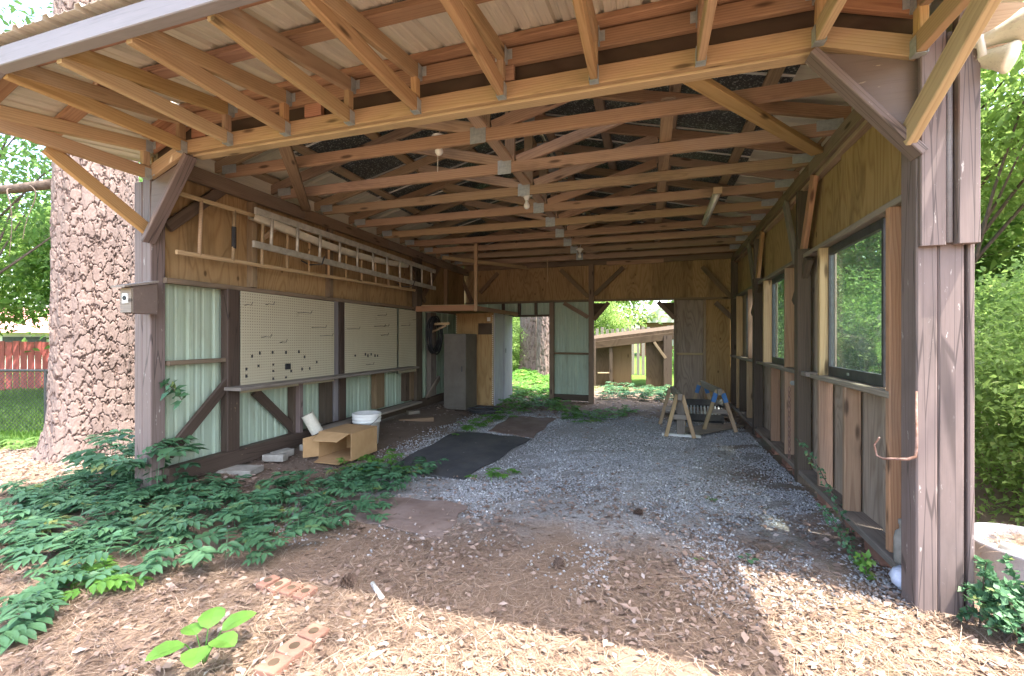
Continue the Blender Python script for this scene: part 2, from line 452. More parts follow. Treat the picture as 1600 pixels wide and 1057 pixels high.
class MB:
    def __init__(self):
        self.v, self.f = [], []
    def add(self, vs_, fs):
        b = len(self.v)
        self.v += [tuple(x) for x in vs_]
        self.f += [tuple(b + i for i in f) for f in fs]
        return self
    def box(self, c, s, rot=None):
        m = Matrix.Translation(c) @ (rot.to_4x4() if rot is not None else Matrix())
        h = [Vector((x * s[0] / 2, y * s[1] / 2, z * s[2] / 2)) for x in (-1, 1) for y in (-1, 1) for z in (-1, 1)]
        return self.add([m @ p for p in h], [(0, 1, 3, 2), (4, 6, 7, 5), (0, 4, 5, 1), (2, 3, 7, 6), (0, 2, 6, 4), (1, 5, 7, 3)])
    def bar(self, p0, p1, wd, ht, up=(0, 0, 1)):
        m, L = frame_x(p0, p1, up)
        h = [m @ Vector((x * L / 2, y * wd / 2, z * ht / 2)) for x in (-1, 1) for y in (-1, 1) for z in (-1, 1)]
        return self.add(h, [(0, 1, 3, 2), (4, 6, 7, 5), (0, 4, 5, 1), (2, 3, 7, 6), (0, 2, 6, 4), (1, 5, 7, 3)])
    def tube(self, pts, r, seg=8, caps=True):
        pts = [Vector(p) for p in pts]
        n = len(pts)
        rr = r if isinstance(r, (list, tuple)) else [r] * n
        ref = None
        vs_, fs = [], []
        for i, p in enumerate(pts):
            d = (pts[min(i + 1, n - 1)] - pts[max(i - 1, 0)]).normalized()
            if ref is None:
                ref = Vector((0, 0, 1)) if abs(d.z) < 0.9 else Vector((1, 0, 0))
            a = (ref - d * ref.dot(d)).normalized()
            ref = a
            b = d.cross(a)
            vs_ += [p + (a * math.cos(2 * math.pi * k / seg) + b * math.sin(2 * math.pi * k / seg)) * rr[i] for k in range(seg)]
        for i in range(n - 1):
            for k in range(seg):
                k2 = (k + 1) % seg
                fs.append((i * seg + k, i * seg + k2, i * seg + seg + k2, i * seg + seg + k))
        if caps:
            fs.append(tuple(range(seg - 1, -1, -1)))
            fs.append(tuple((n - 1) * seg + k for k in range(seg)))
        return self.add(vs_, fs)
    def lathe(self, c, prof, seg=24):
        vs_, fs = [], []
        for r, z in prof:
            vs_ += [(c[0] + r * math.cos(2 * math.pi * k / seg), c[1] + r * math.sin(2 * math.pi * k / seg), c[2] + z) for k in range(seg)]
        for i in range(len(prof) - 1):
            for k in range(seg):
                k2 = (k + 1) % seg
                fs.append((i * seg + k, i * seg + k2, i * seg + seg + k2, i * seg + seg + k))
        return self.add(vs_, fs)
    def prism(self, poly, d):
        """poly: 3-D points of a flat outline, pushed along d"""
        n = len(poly)
        d = Vector(d)
        vs_ = [Vector(p) for p in poly] + [Vector(p) + d for p in poly]
        fs = [tuple(range(n)), tuple(range(2 * n - 1, n - 1, -1))]
        fs += [(i, n + i, n + (i + 1) % n, (i + 1) % n) for i in range(n)]
        return self.add(vs_, fs)
    def build(self, name, mat, parent=None, smooth=False, origin=None, bevel=0.0):
        o0 = Vector(origin) if origin is not None else Vector(self.v[0])
        me = bpy.data.meshes.new(name)
        me.from_pydata([tuple(Vector(p) - o0) for p in self.v], [], self.f)
        me.validate()
        import bmesh
        bm = bmesh.new(); bm.from_mesh(me)
        bmesh.ops.recalc_face_normals(bm, faces=bm.faces)
        bm.to_mesh(me); bm.free()
        if smooth:
            me.polygons.foreach_set('use_smooth', [True] * len(me.polygons))
        o = link(name, me, M[mat] if isinstance(mat, str) else mat, parent, Matrix.Translation(o0))
        if bevel:
            b = o.modifiers.new('bevel', 'BEVEL'); b.width = bevel; b.segments = 2; b.limit_method = 'ANGLE'
        return o

def np_mesh(name, verts, faces, mat, parent=None, rnd=None, smooth=False, extra=None, origin=(0, 0, 0)):
    verts = np.asarray(verts, dtype=np.float32).reshape(-1, 3) - np.asarray(origin, dtype=np.float32)
    faces = np.asarray(faces, dtype=np.int32)
    me = bpy.data.meshes.new(name)
    nf, k = faces.shape
    me.vertices.add(len(verts)); me.vertices.foreach_set('co', verts.ravel())
    me.loops.add(nf * k); me.loops.foreach_set('vertex_index', faces.ravel())
    me.polygons.add(nf)
    me.polygons.foreach_set('loop_start', np.arange(0, nf * k, k, dtype=np.int32))
    me.polygons.foreach_set('loop_total', np.full(nf, k, dtype=np.int32))
    if smooth:
        me.polygons.foreach_set('use_smooth', np.ones(nf, dtype=bool))
    for nm, arr in {'rnd': rnd, **(extra or {})}.items():
        if arr is not None:
            a = me.attributes.new(nm, 'FLOAT', 'POINT')
            a.data.foreach_set('value', np.asarray(arr, dtype=np.float32))
    me.update(calc_edges=True)
    return link(name, me, M[mat] if isinstance(mat, str) else mat, parent, Matrix.Translation(origin))

def unit(a):
    return a / np.maximum(np.linalg.norm(a, axis=-1, keepdims=True), 1e-9)

def leaf_geo(c, d, nrm, L, W, rnd, fold=0.25):
    """diamond leaves: base c, direction d, blade normal nrm, folded a little along the midrib"""
    s = unit(np.cross(d, nrm))
    up = unit(np.cross(s, d))
    L = np.asarray(L).reshape(-1, 1); W = np.asarray(W).reshape(-1, 1)
    v = np.stack([c, c + d * L * 0.45 + s * W * 0.5 + up * W * fold, c + d * L - up * L * 0.08, c + d * L * 0.45 - s * W * 0.5 + up * W * fold], axis=1)
    n = len(c)
    f = np.arange(n * 4).reshape(n, 4)
    return v.reshape(-1, 3), f, np.repeat(rnd, 4)

def rand_dirs(n, zbias=0.0):
    v = RNG.normal(size=(n, 3))
    v[:, 2] += zbias
    return unit(v)

def in_poly(pts, poly):
    poly = np.asarray(poly); x, y = pts[:, 0], pts[:, 1]
    inside = np.zeros(len(pts), bool)
    j = len(poly) - 1
    for i in range(len(poly)):
        xi, yi = poly[i]; xj, yj = poly[j]
        c = ((yi > y) != (yj > y)) & (x < (xj - xi) * (y - yi) / (yj - yi + 1e-12) + xi)
        inside ^= c
        j = i
    return inside

def sample_poly(poly, n):
    poly = np.asarray(poly)
    lo, hi = poly.min(0), poly.max(0)
    out = np.zeros((0, 2))
    while len(out) < n:
        p = RNG.uniform(lo, hi, size=(n * 3, 2))
        out = np.vstack([out, p[in_poly(p, poly)]])
    return out[:n]

def gz(x, y):
    """height of the ground: level in the garage, falling to the window side and to the lawn"""
    x = np.asarray(x, float); y = np.asarray(y, float)
    s = lambda t, a, b: np.clip((t - a) / (b - a), 0, 1) ** 2 * (3 - 2 * np.clip((t - a) / (b - a), 0, 1))
    z = 0.012 * np.sin(2.1 * x + 0.7) * np.sin(1.7 * y) + 0.008 * np.sin(5.3 * x + 1.1 * y)
    z = z - 0.24 * s(x, 1.32, 2.1) * s(y, 6.0, 2.0)
    z = z - 0.35 * s(-x, 5.5, 9.0)
    z = z + 0.05 * s(-x, 2.9, 3.5) * s(y, 2.3, 2.8) * s(-x, 4.3, 3.7)
    z = z + 0.10 * s(y, 9.5, 14.0)
    return z

# ------------------------------------------------------------------ the ground
def build_ground():
    xs = np.concatenate([[-400, -150, -60, -30, -20], np.arange(-14, 8.01, 0.16), [12, 20, 40, 150, 400]])
    ys = np.concatenate([[-400, -100, -30, -10, -4], np.arange(-2, 16.01, 0.16), [20, 30, 60, 150, 400]])
    X, Y = np.meshgrid(xs, ys)
    Z = gz(X, Y) + 0.006 * RNG.normal(size=X.shape) * ((np.abs(X) < 14) & (Y < 16) & (Y > -2))
    n, m_ = X.shape
    v = np.stack([X, Y, Z], -1).reshape(-1, 3)
    i = np.arange(n * m_).reshape(n, m_)
    f = np.stack([i[:-1, :-1], i[:-1, 1:], i[1:, 1:], i[1:, :-1]], -1).reshape(-1, 4)
    o = np_mesh('ground', v, f, 'ground', smooth=True)
    tag(o, kind='structure')
    return o
ground = build_ground()

# ------------------------------------------------------------------ the garage
XL, YF, YB = -3.57, 2.38, 8.40
ZC = 2.62
XR_RIDGE, ZR = -1.13, 3.36
gar = empty('garage', (-1.1, 5.4, 0), 'open-fronted timber garage with mint metal siding, bare roof trusses and a lean-to canopy', 'garage')

def ribbed(name, p, along, across, nrm, L, W, mat, pitch=0.23, rib=0.018, ribw=0.035, minor=True, parent=None):
    """profiled sheet metal: ribs run along 'along'"""
    along, across, nrm = Vector(along).normalized(), Vector(across).normalized(), Vector(nrm).normalized()
    prof = []
    s = 0.0
    while s < W - 1e-6:
        prof += [(s, 0), (s + 0.012, rib), (s + 0.012 + ribw, rib), (s + 0.024 + ribw, 0)]
        if minor:
            for q in (0.42, 0.68):
                c0 = s + pitch * q
                prof += [(c0 - 0.008, 0), (c0, rib * 0.25), (c0 + 0.014, rib * 0.25), (c0 + 0.022, 0)]
        s += pitch
    prof = [(min(a, W), b) for a, b in prof if a <= W] + [(W, 0)]
    m = Matrix((along, across, nrm)).transposed().to_4x4()
    m.translation = Vector(p)
    n = len(prof)
    v = [(0, a, b) for a, b in prof] + [(L, a, b) for a, b in prof]
    f = [(i, i + 1, n + i + 1, n + i) for i in range(n - 1)]
    me = bpy.data.meshes.new(name)
    me.from_pydata(v, [], f)
    o = link(name, me, M[mat], parent, m)
    md = o.modifiers.new('thick', 'SOLIDIFY'); md.thickness = 0.0012; md.offset = 0
    return o

# --- posts
def post(x, y, z0, z1, wx, wy, mat, name='post', label=None):
    return beam(name, (x, y, z0), (x, y, z1), wx, wy, mat, gar, up=(0, 1, 0), ch=0.006, label=label)

# posts at the mouth of the garage
post(-3.645, 2.435, -0.1, 2.45, 0.09, 0.11, 'brown')
post(-3.735, 2.425, -0.1, 2.40, 0.085, 0.09, 'brown', name='trim_board')
post(1.152, 2.425, -0.12, 2.06, 0.077, 0.13, 'brown', label='split brown corner post with green algae at its foot')
post(1.238, 2.420, -0.12, 2.04, 0.090, 0.115, 'brown')
post(1.305, 2.44, -0.2, 2.6, 0.022, 0.16, 'brown', name='trim_board')
# overlapping boards on the upper half of the window-side corner
beam('trim_board', (1.160, 2.345, 1.60), (1.160, 2.345, 2.56), 0.088, 0.028, 'brown', gar, up=(0, 1, 0))
beam('trim_board', (1.272, 2.335, 1.60), (1.272, 2.335, 2.62), 0.075, 0.045, 'brown', gar, up=(0, 1, 0))
b = MB().tube([(1.219, 2.346, 1.61), (1.219, 2.346, 2.5)], 0.013, 10).build('conduit_pipe', 'grayp', gar, smooth=True)

# plywood gussets in the corners of the mouth, with a slanting trim board
gp = MB().prism([(0.74, 2.375, 2.525), (1.19, 2.375, 2.425), (1.19, 2.375, 1.95), (1.115, 2.375, 2.02)], (0, 0.02, 0)).build('gusset_panel', 'brownflat', gar)
beam('trim_board', (0.715, 2.36, 2.515), (1.125, 2.36, 2.0), 0.09, 0.034, 'brown', gar, up=(0.8, 0, 0.62))
gp = MB().prism([(-3.20, 2.375, 2.525), (-3.58, 2.375, 2.385), (-3.60, 2.375, 1.95), (-3.54, 2.375, 2.02)], (0, 0.02, 0)).build('gusset_panel', 'brownflat', gar)
beam('trim_board', (-3.165, 2.36, 2.525), (-3.60, 2.36, 1.93), 0.09, 0.036, 'brown', gar, up=(-0.8, 0, 0.6))

# --- header over the mouth: lower and upper ledger, dark band between, ends falling with the roof
def bent(name, z0, z1, y, th, mat, drop=0.145, xs=(-3.58, -3.205, 0.745, 1.13)):
    for (xa, da), (xb, db) in (((xs[0], drop), (xs[1], 0)), ((xs[1], 0), (xs[2], 0)), ((xs[2], 0), (xs[3], drop * 0.86))):
        zc = (z0 + z1) / 2
        beam(name, (xa, y, zc - da), (xb - 0.004, y, zc - db), th, z1 - z0, mat, gar, up=(0, 0, 1))
bent('header_beam', 2.543, 2.636, 2.365, 0.038, 'rafter')
beam('header_beam', (-3.18, 2.425, 2.575), (0.72, 2.425, 2.575), 0.075, 0.085, 'rafter', gar)
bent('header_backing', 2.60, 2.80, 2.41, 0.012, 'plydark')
bent('ledger_board', 2.735, 2.828, 2.372, 0.036, 'ledger')
bent('purlin', 2.841, 2.876, 2.345, 0.085, 'ledger')
for a, bb in ((-3.2, -2.2), (-2.2, -0.9), (-0.9, 0.72)):
    beam('ledger_block', (a + 0.05, 2.37, 2.69), (a + 0.18, 2.37, 2.69), 0.03, 0.085, 'ledger', gar)

# --- lean-to canopy: fascia, pairs of rafters in steel hangers, purlins, sheets
YFA = 1.385
RAFT = [-3.56, -3.20, -2.77, -2.277, -1.78, -1.316, -0.783, -0.274, 0.241, 0.737, 1.106]
def droop(x):
    return 0.15 * max(0, (-3.2 - x) / 0.36) + 0.125 * max(0, (x - 0.74) / 0.37)
def fascia_seg(xa, xb):
    beam('fascia_beam', (xa, YFA, 2.622 - droop(xa)), (xb - 0.003, YFA, 2.622 - droop(xb)), 0.06, 0.098, 'grayp', gar, nseg=1)
fascia_seg(-3.86, -3.2); fascia_seg(-3.2, -1.3); fascia_seg(-1.3, 0.74); fascia_seg(0.74, 1.36)
def hanger(x, y, z, hgt, parent):
    b = MB()
    b.box((x + 0.0225, y - 0.004, z + hgt / 2 - 0.004), (0.0025, 0.05, hgt))
    b.box((x - 0.0225, y - 0.004, z + hgt / 2 - 0.004), (0.0025, 0.05, hgt))
    b.box((x, y - 0.006, z - 0.0055), (0.047, 0.046, 0.0025))
    b.box((x + 0.036, y + 0.018, z + hgt * 0.62), (0.028, 0.003, hgt * 0.7))
    b.box((x - 0.036, y + 0.018, z + hgt * 0.62), (0.028, 0.003, hgt * 0.7))
    b.build('joist_hanger', 'galv', parent)
for i, x in enumerate(RAFT):
    d = droop(x)
    lo = beam('rafter', (x, YFA + 0.03, 2.586 + 0.012 - d), (x, 2.343, 2.586 - d), 0.038, 0.086, 'rafter', gar, nseg=4, bow=random.uniform(-0.006, 0.008))
    hanger(x, 2.33, 2.545 - d, 0.075, lo)
    up_ = beam('rafter', (x + 0.004, YFA + 0.03, 2.625 - d), (x + 0.004, 2.35, 2.783 - d), 0.038, 0.086, 'rafter', gar, nseg=4, bow=random.uniform(-0.005, 0.006))
    hanger(x + 0.004, 2.335, 2.742 - d, 0.08, up_)
    beam('strut', (x + 0.002, 2.315, 2.632 - d), (x + 0.002, 2.315, 2.742 - d), 0.037, 0.05, 'rafter', gar, up=(0, 1, 0))
def crossline(name, y, z, th, ht, mat, x0=-3.84, x1=1.34):
    pts = [x0, -3.2, -1.95, -0.6, 0.74, x1]
    for a, b2 in zip(pts[:-1], pts[1:]):
        beam(name, (a, y, z - droop(a)), (b2 - 0.004, y, z - droop(b2)), th, ht, mat, gar)
crossline('purlin', 1.86, 2.762, 0.085, 0.036, 'ledger')
crossline('purlin', 1.50, 2.702, 0.085, 0.036, 'ledger')
sx = -3.87
k = 0
while sx < 1.36:
    W = min(0.965, 1.38 - sx)
    za = 2.706
    slope = Vector((0, 2.62 - 1.335, 0.225))
    if sx < -3.2 or sx + W > 0.9:
        # end sheets fall with the sloping ends: split where the bend is
        cuts = [sx] + [c for c in (-3.2, 0.74) if sx < c < sx + W] + [sx + W]
    else:
        cuts = [sx, sx + W]
    for a, b2 in zip(cuts[:-1], cuts[1:]):
        da, db = droop(a), droop(b2)
        ac = Vector((b2 - a, 0, da - db))
        nr = Vector((-(da - db), 0, b2 - a)).normalized()
        nr = ac.normalized().cross(slope.normalized())
        ribbed('canopy_sheet', (a, 1.335, za - da + (k % 2) * 0.002), slope, ac, nr, slope.length, ac.length + (0.012 if b2 < sx + W - 1e-6 else -0.002), 'sheet', 0.229, 0.02, 0.03, parent=gar)
    sx += 0.9
    k += 1
# knee braces under the canopy ends
beam('knee_brace', (-3.625, 2.37, 2.03), (-3.60, 1.78, 2.40), 0.038, 0.088, 'rafter', gar)
beam('knee_brace', (1.075, 2.35, 2.075), (1.13, 1.55, 2.62), 0.040, 0.10, 'rafter', gar)

# --- roof trusses
def top_z(x):          # underside of the top chords
    return ZR - 0.25 * abs(x - XR_RIDGE)
TY = [2.98 + 0.61 * i for i in range(9)]
def plate(x, y, z, wx, hz, parent):
    MB().box((x, y - 0.0215, z), (wx, 0.0016, hz)).build('gusset_plate', 'galv', parent)
for i, y in enumerate(TY):
    xa, xb = -3.56, RX(y, 0.05)
    zc = ZC + 0.045 + random.uniform(-0.004, 0.004)
    t = beam('truss_bottom_chord', (xa, y, zc), (xb, y, zc), 0.038, 0.089, 'truss', gar, nseg=6, bow=random.uniform(0.0, 0.015))
    for sgn, xe in ((-1, xa - 0.22), (1, xb + 0.22)):
        beam('top_chord', (XR_RIDGE + sgn * 0.004, y, ZR + 0.0), (xe, y, ZR - 0.25 * abs(xe - XR_RIDGE) - 0.0), 0.0375, 0.088, 'truss', t)
        mx = XR_RIDGE + sgn * 1.2
        beam('web', (XR_RIDGE + sgn * 0.06, y, zc + 0.05), (mx, y, top_z(mx) - 0.04), 0.037, 0.086, 'truss', t)
        plate(xe - sgn * 0.27, y, zc + 0.02, 0.16, 0.075, t)
    beam('king_post', (XR_RIDGE, y, zc + 0.045), (XR_RIDGE, y, ZR - 0.05), 0.037, 0.086, 'truss', t, up=(1, 0, 0))
    plate(XR_RIDGE - 0.045, y, zc, 0.12, 0.12, t)
    plate(XR_RIDGE, y, ZR - 0.03, 0.13, 0.1, t)
beam('runner_board', (XR_RIDGE - 0.02, 2.5, ZC + 0.112), (XR_RIDGE - 0.02, 8.3, ZC + 0.112), 0.086, 0.036, 'truss', gar)
beam('runner_board', (0.12, 3.0, ZC + 0.112), (0.12, 7.4, ZC + 0.112), 0.086, 0.036, 'truss', gar)
# purlins and sheets
for sgn in (-1, 1):
    for d in (0.12, 0.72, 1.32, 1.92, 2.5):
        x = XR_RIDGE + sgn * d
        z = ZR + 0.047 - 0.25 * d + 0.018
        y0 = 2.3
        beam('purlin', (x, y0, z), (x, 5.6, z), 0.086, 0.036, 'truss', gar, up=(sgn * 0.25, 0, 1))
        beam('purlin', (x, 5.604, z), (x, 8.7, z), 0.086, 0.036, 'truss', gar, up=(sgn * 0.25, 0, 1))
    run = 2.78
    al = Vector((sgn * run, 0, -0.25 * run))
    y = 2.28
    while y < 8.7:
        W = min(0.92, 8.75 - y)
        ribbed('roof_sheet', (XR_RIDGE + sgn * 0.01, y, ZR + 0.106), al, (0, 1, 0), (sgn * 0.25, 0, 1), al.length, W, 'sheet', 0.229, 0.02, 0.03, minor=False, parent=gar)
        y += 0.9
    # foil insulation strips between purlins and sheets, with a pale folded seam
    fr_ = 2.03
    y = 2.42
    ii = 0
    while y < 8.5:
        a0 = Vector((XR_RIDGE + sgn * 0.02, y, ZR + 0.0885))
        a1 = a0 + Vector((sgn * fr_, 0, -0.25 * fr_))
        f_ = beam('insulation_strip', a0 + Vector((0, 0.225, 0)), a1 + Vector((0, 0.225, 0)), 0.446, 0.008, 'foil', gar, up=(0, 0, 1), ch=0.001)
        sm = beam('seam', a0 + Vector((0, 0.452, -0.012)), a1 + Vector((0, 0.452, -0.012)), 0.02, 0.01, 'white', f_, ch=0.001)
        y += 0.452
        ii += 1
# ridge cap
MB().prism([(XR_RIDGE - 0.2, 2.25, ZR + 0.085), (XR_RIDGE, 2.25, ZR + 0.145), (XR_RIDGE + 0.2, 2.25, ZR + 0.085), (XR_RIDGE, 2.25, ZR + 0.14)], (0, 6.5, 0)).build('ridge_cap', 'sheet', gar)

for a, b2 in ((2.4, 4.4), (4.404, 6.4), (6.404, 8.46)):
    beam('frieze_board', (-3.69, a, 2.70), (-3.69, b2, 2.70), 0.016, 0.25, 'sheet', gar)
    beam('frieze_board', (RX(a, 0.135), a, 2.69), (RX(b2, 0.135), b2, 2.69), 0.016, 0.24, 'sheet', gar)
# horizontal wind braces from the header to the side plates
beam('wind_brace', (0.15, 2.44, 2.59), (1.19, 3.79, 2.585), 0.088, 0.038, 'rafter', gar)
beam('wind_brace', (-2.42, 2.44, 2.59), (-3.50, 3.86, 2.585), 0.088, 0.038, 'olddark', gar)

# --- wall of ladders and pegboards (X = XL)
for a, b2 in ((2.40, 3.9), (3.904, 5.5), (5.504, 7.0), (7.004, 8.45)):
    beam('top_plate', (-3.575, a, 2.555), (-3.575, b2, 2.555), 0.045, 0.125, 'olddark', gar)
ys = [2.42, 3.30, 4.47, 5.66, 6.95, 8.42]
for a, b2 in zip(ys[:-1], ys[1:]):
    beam('plywood_panel', (-3.650, (a + b2) / 2, 1.675), (-3.650, (a + b2) / 2, 2.60), b2 - a - 0.004, 0.012, 'plywall', gar, up=(1, 0, 0), ch=0.001)
beam('girt', (-3.595, 2.47, 1.655), (-3.595, 5.3, 1.675), 0.07, 0.042, 'olddark', gar)
beam('girt', (-3.595, 5.304, 1.68), (-3.595, 8.4, 1.70), 0.07, 0.042, 'olddark', gar)
y = 2.44
while y < 8.35:
    W = min(0.92, 8.43 - y)
    ribbed('siding_sheet', (-3.663, y, 0.10), (0, 0, 1), (0, 1, 0), (-1, 0, 0), 1.585, W, 'mint', 0.229, 0.018, 0.028, parent=gar)
    y += 0.9
beam('sill_beam', (-3.565, 2.46, 0.135), (-3.565, 4.9, 0.15), 0.09, 0.135, 'brownd', gar)
beam('sill_beam', (-3.565, 4.904, 0.15), (-3.565, 8.38, 0.15), 0.09, 0.13, 'dark', gar)
def lstud(u0, u1, z0, z1, mat, d=0.085, X=-3.57):
    ya, yb = LY(u0, X), LY(u1, X)
    beam('stud', (X - d / 2, (ya + yb) / 2, z0), (X - d / 2, (ya + yb) / 2, z1), max(0.03, yb - ya), d, mat, gar, up=(1, 0, 0))
lstud(356, 375, 0.06, 1.64, 'brownd', 0.085, -3.545)
lstud(459, 467, 0.2, 0.78, 'dark'); lstud(468, 474, 0.2, 0.75, 'brown', 0.07, -3.52)
lstud(507, 520, 0.22, 0.95, 'dark'); lstud(531, 541, 0.2, 1.655, 'brownd')
lstud(522, 529, 0.22, 1.655, 'grayp', 0.05)
lstud(588, 601, 0.24, 1.655, 'olddark'); lstud(634, 640, 0.24, 1.655, 'dark'); lstud(641, 647, 0.24, 1.655, 'olddark')
lstud(651, 660, 0.1, 2.5, 'dark', 0.085, -3.53)
lstud(673, 682, 0.2, 1.655, 'gray')
# studs and braces on the plywood band
for u in (399, 519, 700):
    yy = LY(u)
    beam('stud', (-3.61, yy, 1.69), (-3.61, yy, 2.5), 0.06, 0.07, 'olddark', gar, up=(1, 0, 0))
beam('girt', (-3.60, 2.50, 1.01), (-3.60, LY(360), 1.015), 0.06, 0.036, 'olddark', gar)
def lbrace(p, q, X, mat, wd=0.036, ht=0.085, name='brace'):
    a, b2 = onX(*p, X), onX(*q, X)
    beam(name, a, b2, ht, wd, mat, gar, up=(1, 0, 0))
lbrace((262, 712), (362, 590), -3.575, 'brownd')
lbrace((398, 612), (470, 682), -3.60, 'brownd')
lbrace((262, 355), (352, 293), -3.59, 'dark')
lbrace((640, 415), (664, 472), -3.58, 'olddark'); lbrace((689, 412), (663, 460), -3.58, 'olddark')
lbrace((662, 632), (686, 590), -3.56, 'gray')
# front corner dangling knee at the ladder: pale stick
lbrace((412, 372), (440, 350), -3.60, 'pale', 0.03, 0.04)

# --- window wall
for a, b2 in ((2.47, 4.1), (4.104, 6.2), (6.204, 8.42)):
    beam('top_plate', (RX(a, 0.06), a, 2.56), (RX(b2, 0.06), b2, 2.56), 0.09, 0.11, 'olddark', gar)
    beam('top_plate', (RX(a, 0.075), a, 2.49), (RX(b2, 0.075), b2, 2.49), 0.06, 0.034, 'truss', gar)
    beam('girt', (RX(a, 0.055), a, 1.893), (RX(b2, 0.055), b2, 1.893), 0.085, 0.036, 'gray', gar)
    beam('sole_plate', (RX(a, 0.045), a, 0.09), (RX(b2, 0.045), b2, 0.09), 0.135, 0.04, 'gray', gar)
for a, b2 in ((2.5, 3.62), (3.624, 4.84), (4.844, 6.06), (6.064, 7.28), (7.284, 8.42)):
    my = (a + b2) / 2
    beam('plywood_panel', (RX(my, 0.105), my, 1.90), (RX(my, 0.105), my, 2.60), b2 - a - 0.004, 0.012, 'plywall', gar, up=(1, 0, 0), ch=0.001)
# plywood below and beside the windows
WIN = [(2.93, 3.80), (4.86, 5.58), (6.56, 7.18)]
edges = [2.5, 3.03, 3.75, 4.3, 4.95, 5.6, 6.4, 7.2, 8.42]
for a, b2 in zip(edges[:-1], edges[1:]):
    my = (a + b2) / 2
    beam('plywood_panel', (RX(my, 0.105), my, 0.11), (RX(my, 0.105), my, 0.905), b2 - a - 0.004, 0.012, 'plyold', gar, up=(1, 0, 0), ch=0.001)
for a, b2 in ((2.5, WIN[0][0] - 0.045), (WIN[0][1] + 0.045, WIN[1][0] - 0.045), (WIN[1][1] + 0.045, WIN[2][0] - 0.045), (WIN[2][1] + 0.045, 8.42)):
    my = (a + b2) / 2
    beam('plywood_panel', (RX(my, 0.107), my, 0.91), (RX(my, 0.107), my, 1.893), b2 - a, 0.012, 'plyold', gar, up=(1, 0, 0), ch=0.001)
for a, b2 in ((2.72, 3.99), (4.10, 6.3), (6.304, 8.4)):
    beam('sill_rail', (RX(a, 0.045), a, 0.913), (RX(b2, 0.045), b2, 0.913), 0.10, 0.036, 'gray', gar)
def rstud(u, z0, z1, mat, th=0.038, d=0.088, dx=0.0):
    y = RY(u, dx)
    beam('stud', (RX(y, dx + d / 2), y + th / 2, z0), (RX(y, dx + d / 2), y + th / 2, z1), d, th, mat, gar, up=(0, 1, 0))
rstud(1390, 0.115, 1.872, 'stud', 0.042, 0.085)
for u, m_ in ((1320, 'stud'), (1280, 'stud'), (1227, 'stud'), (1205, 'stud'), (1167, 'pale'), (1156, 'dark')):
    rstud(u, 0.112, 0.893, m_)
rstud(1280, 0.933, 1.872, 'pale'); rstud(1227, 0.933, 1.872, 'stud'); rstud(1193, 0.933, 1.872, 'pale'); rstud(1169, 0.933, 1.872, 'stud'); rstud(1151, 0.112, 1.872, 'pale')
rstud(1246, -0.05, 1.95, 'dark', 0.09, 0.1, -0.03)
rstud(1178, -0.05, 1.95, 'dark', 0.09, 0.1, -0.03)
rstud(1143, 0.0, 2.5, 'dark', 0.09, 0.1, -0.01)
# uprights and slanting braces on the plywood band
for yp, m1_, m2_ in ((RY(1246) + 0.05, 'ledger', 'gray'), (RY(1178) + 0.05, 'ledger', 'gray')):
    beam('stud', (RX(yp, 0.05), yp, 1.92), (RX(yp, 0.05), yp, 2.48), 0.085, 0.05, 'dark', gar, up=(0, 1, 0))
    beam('brace', (RX(yp, 0.03), yp - 0.09, 1.93), (RX(yp, 0.03), yp - 0.36, 2.5), 0.085, 0.036, m1_, gar, up=(1, 0, 0))
    beam('brace', (RX(yp, 0.03), yp + 0.09, 1.88), (RX(yp, 0.03), yp + 0.42, 2.5), 0.08, 0.036, m2_, gar, up=(1, 0, 0))
    beam('brace', (RX(yp, 0.005), yp + 0.02, 1.52), (RX(yp, 0.03), yp - 0.24, 1.86), 0.08, 0.05, 'dark', gar, up=(1, 0, 0))
# brick piers under the sole plate
def brick_mesh(lx, ly, lz):
    b = MB().box((0, 0, 0), (lx, ly, lz))
    me = bpy.data.meshes.new('brick'); me.from_pydata(b.v, [], b.f); return me
BRM = brick_mesh(0.095, 0.195, 0.06)
for yc, n in ((2.62, 2), (2.9, 2), (3.25, 2), (3.75, 1), (4.45, 1), (4.75, 1), (5.3, 1), (6.1, 1), (6.9, 1)):
    for k in range(n + 1):
        m = Matrix.Translation((RX(yc, 0.045 + random.uniform(-0.015, 0.015)), yc + random.uniform(-0.03, 0.03), 0.036 - 0.064 * k)) @ Matrix.Rotation(random.uniform(-0.1, 0.1), 4, 'Z')
        o = link('brick', BRM, M['brick'], gar, m)
# windows
for i, (a, b2) in enumerate(WIN):
    z0, z1 = 0.935, 1.868
    X0 = lambda y: RX(y, 0.075)
    fr = MB()
    for za, zb in ((z0, z0 + 0.065), (z1 - 0.05, z1)):
        fr.bar((X0(a), a, (za + zb) / 2), (X0(b2), b2, (za + zb) / 2), 0.035, zb - za)
    for yy in (a + 0.012, b2 - 0.012):
        fr.bar((X0(yy), yy, z0 + 0.065), (X0(yy), yy, z1 - 0.05), 0.034, 0.022, up=(0, 1, 0))
    wn = fr.build('window_frame', 'iron', gar)
    pn = MB().bar((X0(a + 0.024), a + 0.024, (z0 + 0.065 + z1 - 0.05) / 2), (X0(b2 - 0.024), b2 - 0.024, (z0 + 0.065 + z1 - 0.05) / 2), 0.004, z1 - 0.05 - z0 - 0.065)
    pn.build('pane', 'glass', wn)
    if i == 0:
        yy = 3.42
        MB().box((X0(yy) - 0.019, yy, z0 + 0.033), (0.003, 0.03, 0.018)).build('latch', 'galv', wn)

